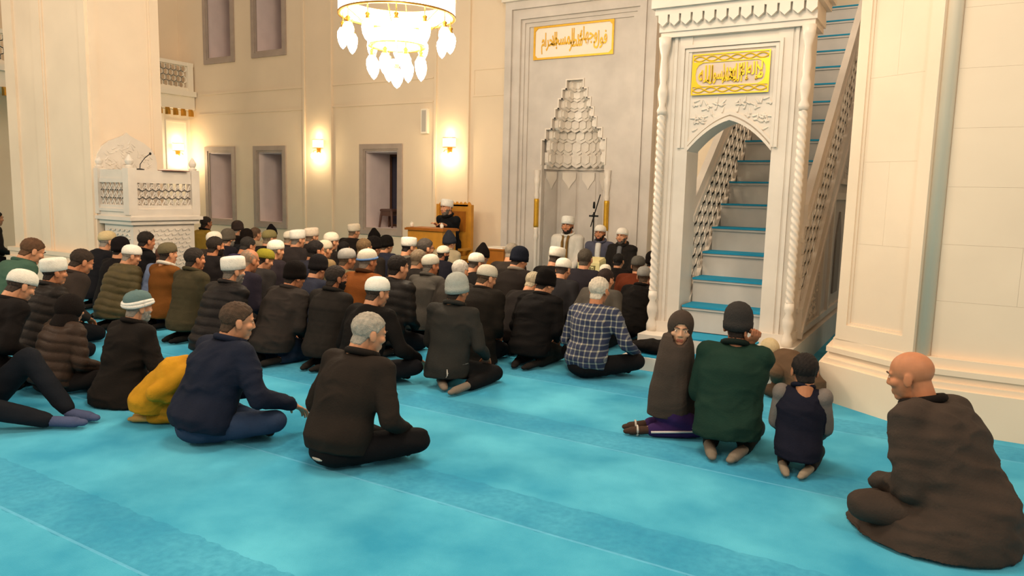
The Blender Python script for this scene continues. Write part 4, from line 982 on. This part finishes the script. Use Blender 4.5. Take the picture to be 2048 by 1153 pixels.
r = P('man in white cap and black puffer jacket with small white shoulder logo', 107, 516, .92, 'kneel', lean=16, curl=10, hyaw=-5, jc='#2b2420', js='puffer', bulk=1.2, collar='#2b2420', hair='#2a211b', cap='kufi', cc='#f0eadc', near=1, skin=1)
lg = MB()
for k, rr in enumerate((.050, .036, .022)):
    pts = [(rr*math.cos(PI/2*i/8), rr*math.sin(PI/2*i/8)) for i in range(9)]; pts += [((rr-.009)*math.cos(PI/2*i/8), (rr-.009)*math.sin(PI/2*i/8)) for i in range(8, -1, -1)]
    lg.prism(pts, lambda u, v, d: (u, -d, v), 0, .004)
lo = O('logo', lg, cloth('#e9e6e0'), r['o']); lo.matrix_local = Matrix.Translation(r['sh'][1]+Vector((-.05, -.115, -.03))) @ Matrix.Rotation(-.35, 4, 'X') @ Matrix.Rotation(.2, 4, 'Z')
P('man in large black knitted beanie and dark brown coat kneeling in the third row', 586, 521, .92, 'kneel', lean=24, curl=12, hyaw=-10, hpitch=6, jc='#37302c', bulk=1.18, hair='#2a211b', cap='beanie', cc='#15100e', near=1, skin=1, glasses=True, tc='#263247')
P('dark haired man in black quilted coat kneeling beside the dark brown coat', 668, 532, .90, 'kneel', lean=10, curl=12, hyaw=-18, jc='#2b2622', js='quilt', bulk=1.08, hair='#2b221c', near=1, skin=2, beard='#1b1411')
P('man in smooth white skullcap and black hooded jacket, left of the grey beanie', 757, 554, .87, 'cross', lean=16, curl=14, hyaw=-14, hpitch=6, jc='#15110f', bulk=1.05, hood=1, hair='#3a2e26', cap='skull', cc='#f4efe2', near=1, skin=0, arms={1: ((.34, .36, .2),)})
P('man in black ribbed beanie and long black coat kneeling left of the checked shirt', 1100, 539, .89, 'kneel', lean=20, curl=20, hyaw=-20, hpitch=12, jc='#120e0d', bulk=1.12, hair='#2a211b', cap='beanie', cc='#100c0b', near=1, tc='#24221f')
P('man in light skullcap and big black coat kneeling before the fair haired man', 993, 527, .905, 'kneel', lean=22, curl=18, hyaw=-18, hpitch=12, jc='#1e1812', bulk=1.25, hair='#4b3a29', cap='skull', cc='#cfc6b2', near=1, coat=.3)
P('man in textured white cap and black ribbed puffer jacket', 474, 514, .95, 'kneel', lean=20, curl=10, hyaw=-10, jc='#262120', js='puffer', bulk=1.1, collar='#262120', hair='#6e665c', cap='kufi', cc='#f2ecdf', near=1, beard='#8e867c')
P('dark haired man in olive quilted jacket kneeling on his heels', 389, 497, .945, 'kneel', lean=8, curl=8, hyaw=-8, jc='#4d4530', js='quilt', bulk=1.05, collar='#4d4530', hair='#2e2620', near=1, skin=1, feet='#1a1614')
P('man in olive cap and brown suede jacket with white fleece collar', 340, 484, .95, 'kneel', lean=4, curl=8, hyaw=-4, jc='#84501f', bulk=1.04, collar='#efe6d6', hair='#2e2620', cap='skull', cc='#6b6149', near=1, tc='#2c3650', feet='#15110f')
P('man in white cap and olive hooded puffer jacket reading', 265, 490, .91, 'kneel', lean=18, curl=14, hyaw=-16, hpitch=10, jc='#5f5336', js='puffer', bulk=1.18, hood=1, hair='#8a8175', cap='skull', cc='#f4efe2', near=1, glasses=True)
P('brown haired man in teal green jacket bending forward at far left', 64, 478, .98, 'kneel', lean=34, curl=10, neck=10, hyaw=-6, hpitch=14, jc='#4b6a58', bulk=1.08, collar='#3f5c4c', hair='#5b3f2a', near=1)
P('dark haired man in grey brown jacket looking down behind the white cap', 163, 500, .92, 'kneel', lean=34, curl=14, hyaw=-4, hpitch=16, jc='#3a302a', bulk=1.1, hair='#33261c', near=1, skin=1)
P('black coated person in white cap at the left edge behind the puffer jackets', 62, 541, .90, 'kneel', lean=30, curl=18, hpitch=18, jc='#1a1514', bulk=1.12, hair='#3a2e26', cap='skull', cc='#efe8da', near=1, coat=.3)
P('man in beige cap and black hooded jacket in front of the preaching box', 214, 462, .98, lean=12, hyaw=-2, jc='#1b1a1f', bulk=1.08, hood=1, hair='#8d8377', cap='skull', cc='#cdb88d', near=1)
P('young dark haired man in black jacket before the preaching box', 286, 465, .98, lean=8, hyaw=-2, hpitch=4, jc='#171416', hair='#211914', near=1, skin=1)
P('man in black beanie half hidden behind the young dark haired man', 256, 473, .96, lean=10, jc='#161214', hair='#211914', cap='beanie', cc='#1a1517')
P('person in pale blue shirt partly hidden by the olive cap man', 318, 493, .84, lean=14, hyaw=0, jc='#8292b4', hair='#5a3a2c')
# right foreground: girl, man in green, boy, man in overcoat
# the girl kneels facing right, looking back over her shoulder towards the viewer
VR = math.degrees(math.atan2(math.sin(YAW), math.cos(YAW)))
gk_ = ({s: Vector((s*.085, .20, .085)) for s in (-1, 1)}, {s: Vector((s*.08, -.20, .058)) for s in (-1, 1)}, {s: Vector((s*.06, -.37, .035)) for s in (-1, 1)})
g = P('girl in long grey brown headscarf and purple trousers kneeling, looking round', 1369, 628, .83, 'kneel', yaw=-62, lean=2, curl=2, hyaw=-98, hpitch=2, htilt=-4, slim=.62, hsc=1.12, knees=gk_, js='none', hair=None, tc='#3b2457', near=1, skin=3, feet='#4a362c', hands=None, scale=.80, arms={1: ((.10, .01, .15), (0, -1, 0)), -1: ((-.10, .01, .15), (0, -1, 0))}, brow='#6e4c3a')
HCg = g['HC']; sv = MB(); sv.ell((0, -.012, .012), (.098, .112, .122), nu=24, nv=16); sv.cap((0, -.03, -.08), (0, -.03, -.17), .095, .12, 16)
sv.v = [tuple(HCg+g['HR'] @ (Vector(p)*1.12)) for p in sv.v]
n = 24
for k in range(1):
    rr = []
    for z, rx, ry, cy in ((.17, .18, .20, .0), (.30, .19, .195, .0), (.42, .19, .18, .0), (.56, .185, .165, .0), (.68, .175, .155, .01), (.77, .155, .14, .015), (.86, .12, .115, .015)): rr.append([(rx*math.cos(2*PI*i/n)*(1+.05*math.sin(5*2*PI*i/n)*(z < .5)), cy+ry*math.sin(2*PI*i/n)*(1+.05*math.cos(4*2*PI*i/n)*(z < .5)), z) for i in range(n)])
    sv.loft(rr)
def face_open(v, n_, HC=HCg, HR=g['HR']):
    """press the scarf back around the face so the face shows in an oval opening"""
    q = (v-np.array(HC)) @ np.array(HR); m = ((q[:, 0]/.060)**2+((q[:, 2]+.034)/.088)**2 < 1) & (q[:, 1] > .02)
    q2 = q.copy(); q2[m, 1] = .012
    v = q2 @ np.array(HR).T+np.array(HC); return wrinkle(77, .006)(v, n_)
soft('headscarf', sv, cloth('#4c4038'), g['o'], .0105, 3, face_open)
st = MB(); st.tube([g['kn'][1]+Vector((.078, -.02, .0)), g['kn'][1].lerp(g['ank'][1], .5)+Vector((.070, 0, .0)), g['ank'][1]+Vector((.058, .02, .0))], .010, 6); st.tube([g['kn'][1]+Vector((.078, -.02, .0)), g['kn'][1]+Vector((.07, -.10, .07))], .010, 6)
O('white_stripe', st, cloth('#ddd3cf'), g['o'], True)
for s in (-1, 1): O('shoe_strap', MB().tube([g['ank'][s].lerp(g['toe'][s], .5)+Vector((.045*math.cos(t), 0, .040*math.sin(t))) for t in [2*PI*i/12 for i in range(13)]], .009, 6), cloth('#d8ccc0'), g['o'], True)
P('man in dark green jacket and charcoal beanie with a fist raised to his ear', 1479, 604, .94, 'kneel', yaw=6, lean=10, curl=14, hyaw=6, hpitch=2, jc='#1f3a2f', bulk=1.14, collar='#16221d', hair='#241a14', cap='beanie', cc='#34312f', hsc=1.14, near=1, skin=2, feet='#8f8272', tc='#1c2522', arms={1: ((.085, .12, .76), (.9, -.15, -1.0))}, hands=((1, 'fist'),))
r = P('small boy in navy top with grey sleeves kneeling beside the man in green', 1612, 709, .69, 'kneel', yaw=4, lean=4, curl=10, hyaw=14, hpitch=2, jc='#1d1d2c', bulk=1.0, collar='#1d1d2c', sleeve='#857b74', hair='#1d1511', ht=.010, hsc=1.36, slim=.9, near=1, skin=1, feet='#a2937f', tc='#26211f')
P('bald man in dark brown overcoat sitting at right, looking left', 1826, 706, .85, 'cross', yaw=62, lean=25, curl=14, neck=4, hyaw=14, hpitch=4, hsc=1.04, jc='#493d35', js='coat', coat=1.3, bulk=1.24, collar='#17110f', hair=None, near=1, skin=1, hands=None, tc='#493d35', arms={-1: ((-.12, .34, .20),), 1: ((.2, .34, .22),)}, brow='#5a4434')
# yellow child half behind the man in navy
P('small child in yellow hooded jacket crouching behind the man in navy', 342, 708, .50, 'kneel', yaw=-55, lean=48, curl=34, xy=onz(314, 842)[:2], jc='#d69a22', bulk=1.35, hood=1, cap='hood', cc='#dca52d', tc='#c98f22', near=1, skin=3, scale=.66, feet='#c9a05a', hands=())
P('person in brown coat and cream hood curled up against the right pier', 1543, 686, .42, 'kneel', yaw=62, lean=62, curl=20, neck=0, jc='#6d5540', js='coat', bulk=1.3, cap='hood', cc='#cdb78f', tc='#5f4a38', near=1, scale=.64, hands=())
# man lying back at the left edge: bent legs in dark trousers and blue socks
kn_ = ({-1: Vector((-.10, .34, .42)), 1: Vector((.20, .30, .16))}, {-1: Vector((-.10, .62, .06)), 1: Vector((.05, .60, .05))}, {-1: Vector((-.10, .80, .04)), 1: Vector((.02, .80, .045))})
P('person sitting at the left edge, bent legs in dark trousers and blue grey socks', 0, 0, .9, 'cross', yaw=-66, lean=-14, curl=10, knees=kn_, jc='#1a1718', tc='#1d2027', near=1, feet='#5a6488', xy=(-5.48, 2.24), scale=1.0, arms={1: ((.3, -.2, .12),), -1: ((-.3, -.2, .12),)})
# ------------------------------------------------------------------ preacher and the three men at the niche
P('preacher in white cap and black coat seated behind the oak lectern', 869, 399, 1.45, 'chair', yaw=172, lean=6, curl=6, hyaw=0, jc='#16171a', bulk=.97, collar='#121214', hair='#2a211b', cap='kufi', cc='#f2ece0', ctilt=12, beard='#6d645a', near=1, group='men leading the service', xy=(-7.73, 10.69), arms={s: ((s*.11, .185, .940), (s*.25, -1, -.1)) for s in (-1, 1)}, hands=((1, 'relax'), (-1, 'relax')))
r = P('prayer leader in white robe with gold trim and white cap before the niche', 1136, 433, 1.235, 'kneel', yaw=188, lean=2, curl=4, z0=.112, jc='#e9e2d6', js='plain', bulk=1.04, coat=.1, hair='#1e1611', cap='kufi', cc='#e9e6dd', ctilt=11, beard='#1e1611', near=1, skin=1, group='men leading the service')
tr = MB()
for s in (-1, 1): tr.tube([r['P3']+Vector((s*.04, .085, .0)), r['P2']+Vector((s*.038, .158, .06)), r['P2']+Vector((s*.035, .170, -.05)), r['P1']+Vector((s*.035, .178, .02)), r['P0']+Vector((s*.035, .195, .05))], .022, 8)
O('gold_trim', tr, mat('gold_braid', '#7d5c2a', .7, bump=.4, bscale=120), r['o'], True)
def shirt(r, col, w):
    q = MB(); q.loft([[c+Vector((x*w, y, 0)) for x, y in ((-1, 0), (-.5, .018), (0, .024), (.5, .018), (1, 0), (0, -.03))] for c in (r['P0']+Vector((0, .165, .06)), r['P1']+Vector((0, .150, 0)), r['P2']+Vector((0, .142, 0)), r['P2']+Vector((0, .125, .09)), r['P3']+Vector((0, .075, .02)))]); O('shirt', q, cloth(col), r['o'], True)
r = P('man in blue grey blazer and white shirt seated in the middle before the niche', 1189, 449, 1.12, 'kneel', yaw=186, lean=2, curl=4, z0=.112, jc='#59596a', hair='#1e1611', cap='skull', cc='#eee6da', ctilt=12, beard='#1e1611', near=1, skin=1, group='men leading the service'); shirt(r, '#efeae2', .05)
r = P('man in black blazer and grey shirt seated rightmost before the niche', 1245, 456, 1.10, 'kneel', yaw=178, lean=2, curl=4, z0=.112, jc='#26211e', hair='#3a3029', cap='skull', cc='#efe8dc', ctilt=12, beard='#5a5048', near=1, skin=0, group='men leading the service'); shirt(r, '#77777a', .045)
# ------------------------------------------------------------------ the rows behind
RELAX[0] = True
F = lambda lab, x, y, h=1.0, **k: P(lab, x, y, h*.97, **k)
F('man in white cap with blue band and orange brown jacket', 735, 498, 1.0, lean=10, hyaw=-8, jc='#8a4d1e', bulk=1.08, hair='#7b7065', cap='band', cc='#dcd2bf', skin=1, collar='#4a2c16')
F('dark haired man in black puffer jacket with hood, behind the white skullcap', 806, 511, .96, lean=14, hyaw=-16, jc='#221d1a', js='puffer', bulk=1.08, hood=1, hair='#1c140f')
F('man in cream skullcap and grey jacket kneeling behind the grey beanie', 866, 508, 1.0, lean=10, hyaw=-16, jc='#57524b', bulk=1.06, hair='#6e665c', cap='skull', cc='#d8d0bd', skin=1, near=1)
F('white haired man half hidden behind the grey knitted beanie', 905, 523, .88, lean=20, hpitch=8, jc='#3a342e', hair='#cfc7ba', ht=.011)
F('man in white ribbed skullcap behind the black hood', 953, 507, 1.0, lean=18, hyaw=-16, hpitch=8, jc='#191513', hair='#4b4038', cap='skull', cc='#f0e8d6')
F('person in black hood right of the white haired man', 940, 526, .87, lean=18, jc='#191617', cap='hood', cc='#17151a')
F('man in tall black beanie leaning near the book stand', 970, 486, 1.0, lean=22, hyaw=-14, hpitch=8, jc='#17110f', hair='#241a14', cap='peak', cc='#15100e')
F('man in tall square white cap and dark grey jacket in the left rows', 598, 459, 1.03, lean=12, hyaw=-10, jc='#332c2b', bulk=1.12, hair='#6e665c', cap='kufi', cc='#f6f1e4')
F('young dark haired man in the left middle rows', 633, 482, 1.0, lean=14, hyaw=-14, jc='#2a2a36', hair='#1b1310', skin=1)
F('man in pale cap and light hair beside the young dark haired man', 652, 480, 1.0, lean=14, hyaw=-6, jc='#a58a62', hair='#a08a6e', cap='skull', cc='#d5c6ad', skin=0)
F('man in grey knitted skullcap and olive jacket', 692, 497, 1.0, lean=16, hyaw=-14, jc='#6b6147', hair='#5a4a3a', cap='skull', cc='#a9a59e', skin=1)
F('person in black hood and navy jacket in front of the grey skullcap', 647, 508, .92, lean=24, hpitch=10, jc='#2d3040', hair='#17120f', cap='beanie', cc='#1d1a1b')
F('man in white cap and wide black coat under the third window', 708, 448, 1.02, lean=14, hyaw=-10, jc='#221b18', bulk=1.15, hair='#6e5a48', cap='kufi', cc='#efdfc6')
F('man in bobble topped black beanie below the third window', 749, 456, 1.02, lean=12, hyaw=-12, jc='#2a2320', hair='#241a14', cap='peak', cc='#120e0d')
F('man in plain black beanie beside the bobble hat', 738, 473, 1.0, lean=14, hyaw=-14, jc='#2e2722', hair='#241a14', cap='beanie', cc='#14100f')
F('man in black beanie and navy jacket with raised hand', 773, 470, 1.0, lean=8, hyaw=-16, jc='#2b2d3c', bulk=1.1, hair='#5a4a3a', cap='beanie', cc='#15110f', arms={1: ((.16, .32, .66),)}, hands=((1, 'relax'),))
F('man in white cap and grey jacket just before the oak lectern', 817, 474, 1.0, lean=14, hyaw=-14, hpitch=6, jc='#6a655b', hair='#1c1512', cap='kufi', cc='#f3ecdf')
F('man with dark grey hair and glasses in front of the lectern', 851, 478, 1.0, lean=14, hyaw=-22, jc='#241d19', hair='#4c443d', glasses=True)
F('grey brown haired man in black jacket behind the black puffer hood', 838, 500, .98, lean=14, hyaw=-14, jc='#1e1815', hair='#7b6a55')
F('dark bearded man in large white skullcap', 874, 492, 1.0, lean=14, hyaw=-24, jc='#23222c', hair='#2a211b', cap='skull', cc='#f3ead2', beard='#1b1411', skin=2)
F('man in navy beanie and cream jacket beside the preaching chair', 899, 460, 1.06, lean=12, hyaw=-16, jc='#b9a888', bulk=1.1, hair='#5a4a3a', cap='peak', cc='#2e3038', collar='#c4b594')
F('balding bearded man in black jacket in the left rows', 433, 474, 1.0, lean=12, hyaw=-4, jc='#211c1c', bulk=1.1, hair='#2b221c', hst='receding', beard='#221a15', skin=1)
F('man in white cap behind the balding bearded man', 428, 463, 1.0, lean=12, jc='#3a2f28', hair='#3a2e26', cap='skull', cc='#efe6d2')
F('man in grey knitted beanie in the left back rows', 456, 457, 1.02, lean=10, jc='#25222a', hair='#5a4a3a', cap='beanie', cc='#5f574c', beard='#8e867c')
F('man in dark peaked beanie below the second window', 475, 441, 1.02, lean=8, jc='#1b1615', hair='#8e867c', cap='beanie', cc='#3d322f', beard='#b9b0a5')
F('man in black beanie right of the grey knitted beanie', 493, 457, 1.02, lean=12, jc='#20222a', hair='#241a14', cap='beanie', cc='#1e1815')
F('brown haired man at the back, left of the bobble beanie', 511, 456, 1.0, lean=10, jc='#bfa98a', hair='#5b4636')
F('dark haired man in purple jacket bowing', 487, 476, .95, lean=26, hpitch=14, jc='#3e3656', hair='#2a2622', skin=1)
F('bald headed man behind the textured white cap', 502, 499, .97, lean=18, hpitch=8, jc='#2a2430', hair='#8e7a66', hst='balding', ht=.003, skin=1)
F('man in small black peaked beanie and cream coat at the back', 543, 448, 1.02, lean=8, jc='#c9b48c', hair='#241a14', cap='peak', cc='#120e12')
F('man in olive cap and black jacket in the back left rows', 550, 460, 1.0, lean=16, hyaw=-10, jc='#1a1513', bulk=1.1, hair='#7b6a55', cap='skull', cc='#857a50')
F('man in round white skullcap left of the square white cap', 561, 479, 1.0, lean=16, hyaw=-8, jc='#332b30', bulk=1.1, hair='#8b7a66', cap='skull', cc='#f5efdc')
F('person in yellow green cap bowing', 543, 497, .93, lean=24, hyaw=-14, hpitch=12, jc='#34302f', bulk=1.12, hood=1, hair='#2a211b', cap='skull', cc='#948a2e')
F('man in small white cap left of the square white cap', 579, 462, 1.0, lean=14, jc='#322a2b', hair='#8b7a66', cap='skull', cc='#efe2cc')
F('man in white cap right of the square white cap', 621, 456, 1.02, lean=10, hyaw=-10, jc='#2e2624', hair='#6e5a48', cap='kufi', cc='#f0dcc4')
F('man in white cap in front of the third window pilaster', 666, 464, 1.02, lean=14, hyaw=-8, jc='#241d1a', hair='#6e5a48', cap='skull', cc='#f0e2cc')
F('person in dark headwear beside the grey skullcap', 675, 485, .98, lean=18, jc='#3a3029', hair='#1c1512')
F('brown haired man partly hidden by black beanies', 722, 479, .98, lean=14, jc='#3a302a', hair='#6b5438')
F('man in yellow and black jacket at the corner of the preaching box', 412, 434, 1.04, lean=6, jc='#b18f3c', hair='#241a14', skin=2, collar='#1a1513')
F('grey haired man beside the brown book stand', 1020, 488, .98, lean=20, hpitch=8, jc='#3a322c', hair='#8b8172')
F('man in navy beanie and black jacket before the niche', 1034, 493, 1.0, lean=20, hyaw=-18, hpitch=10, jc='#241d19', bulk=1.1, hair='#3a2e26', cap='beanie', cc='#1a1d27', collar='#8e8274')
F('man in white cap and black jacket at the prayer leader\'s knees', 1100, 493, .97, lean=28, hyaw=-10, hpitch=12, jc='#15110f', bulk=1.1, hair='#3a2e26', cap='kufi', cc='#f3ecdc')
F('man in white pleated cap bending, near the prayer leader', 1108, 517, .90, lean=26, hpitch=12, jc='#2c2a2c', hair='#3a2e26', cap='skull', cc='#f3ecdc')
F('man with dark grey hair in dark suit facing the men at the niche', 1164, 499, .99, lean=12, hyaw=8, jc='#29252c', bulk=1.06, hair='#4a4238')
F('dark brown haired man in grey jacket behind the checked shirt', 1197, 537, .82, lean=34, hyaw=-12, jc='#565048', bulk=1.05, hair='#2a1c17')
F('man in white skullcap hidden behind the dark brown haired man', 1211, 529, .86, lean=18, jc='#4a3c30', hair='#3a2e26', cap='skull', cc='#efe6d2')
F('dark haired man in black jacket below the black blazer', 1238, 508, .98, lean=14, jc='#16110f', hair='#15100e')
F('man in grey beanie and rust brown jacket', 1277, 512, .91, lean=16, hyaw=8, jc='#6b2f16', bulk=1.1, hair='#4a3a2c', cap='skull', cc='#5b5852')
F('person in black beanie at the edge of the twisted colonette', 1305, 502, .92, lean=10, jc='#1c1715', hair='#15100e', cap='beanie', cc='#15100e')
F('man in light grey cap and black coat beside the stair pulpit', 1284, 533, .845, lean=24, hyaw=10, jc='#130f0d', bulk=1.1, hair='#4a3a2c', cap='skull', cc='#8d8b86', near=1)
F('fair haired man in black hooded jacket before the black beanie', 1064, 546, .78, lean=38, hyaw=-12, hpitch=14, jc='#201a18', bulk=1.12, hood=1, hair='#b3a68c', near=1)
F('seated dark figure beyond the left pier, nearest its edge', 20, 432, 1.0, lean=10, jc='#2b2420', hair='#241a14', xy=(-14.6, 6.35), scale=1.05)
F('seated dark figure beyond the left pier at the picture edge', 2, 428, 1.0, lean=10, jc='#17161c', hair='#3a2418', xy=(-14.1, 5.65), scale=1.08)
# folded black coat on the pulpit step
ct = MB(); ct.ell((0, 0, .06), (.22, .14, .07)).ell((.12, .03, .09), (.16, .12, .06)).ell((-.13, -.02, .06), (.15, .11, .055))
co_ = tag(soft('folded_coat', ct, cloth('#14100f'), None, .014, 4, wrinkle(991, .008, floor=.002)), 'black coat heaped on the marble step of the stair pulpit', 'coat'); co_.location = (-2.30, 6.50, .1365)
bake_all()
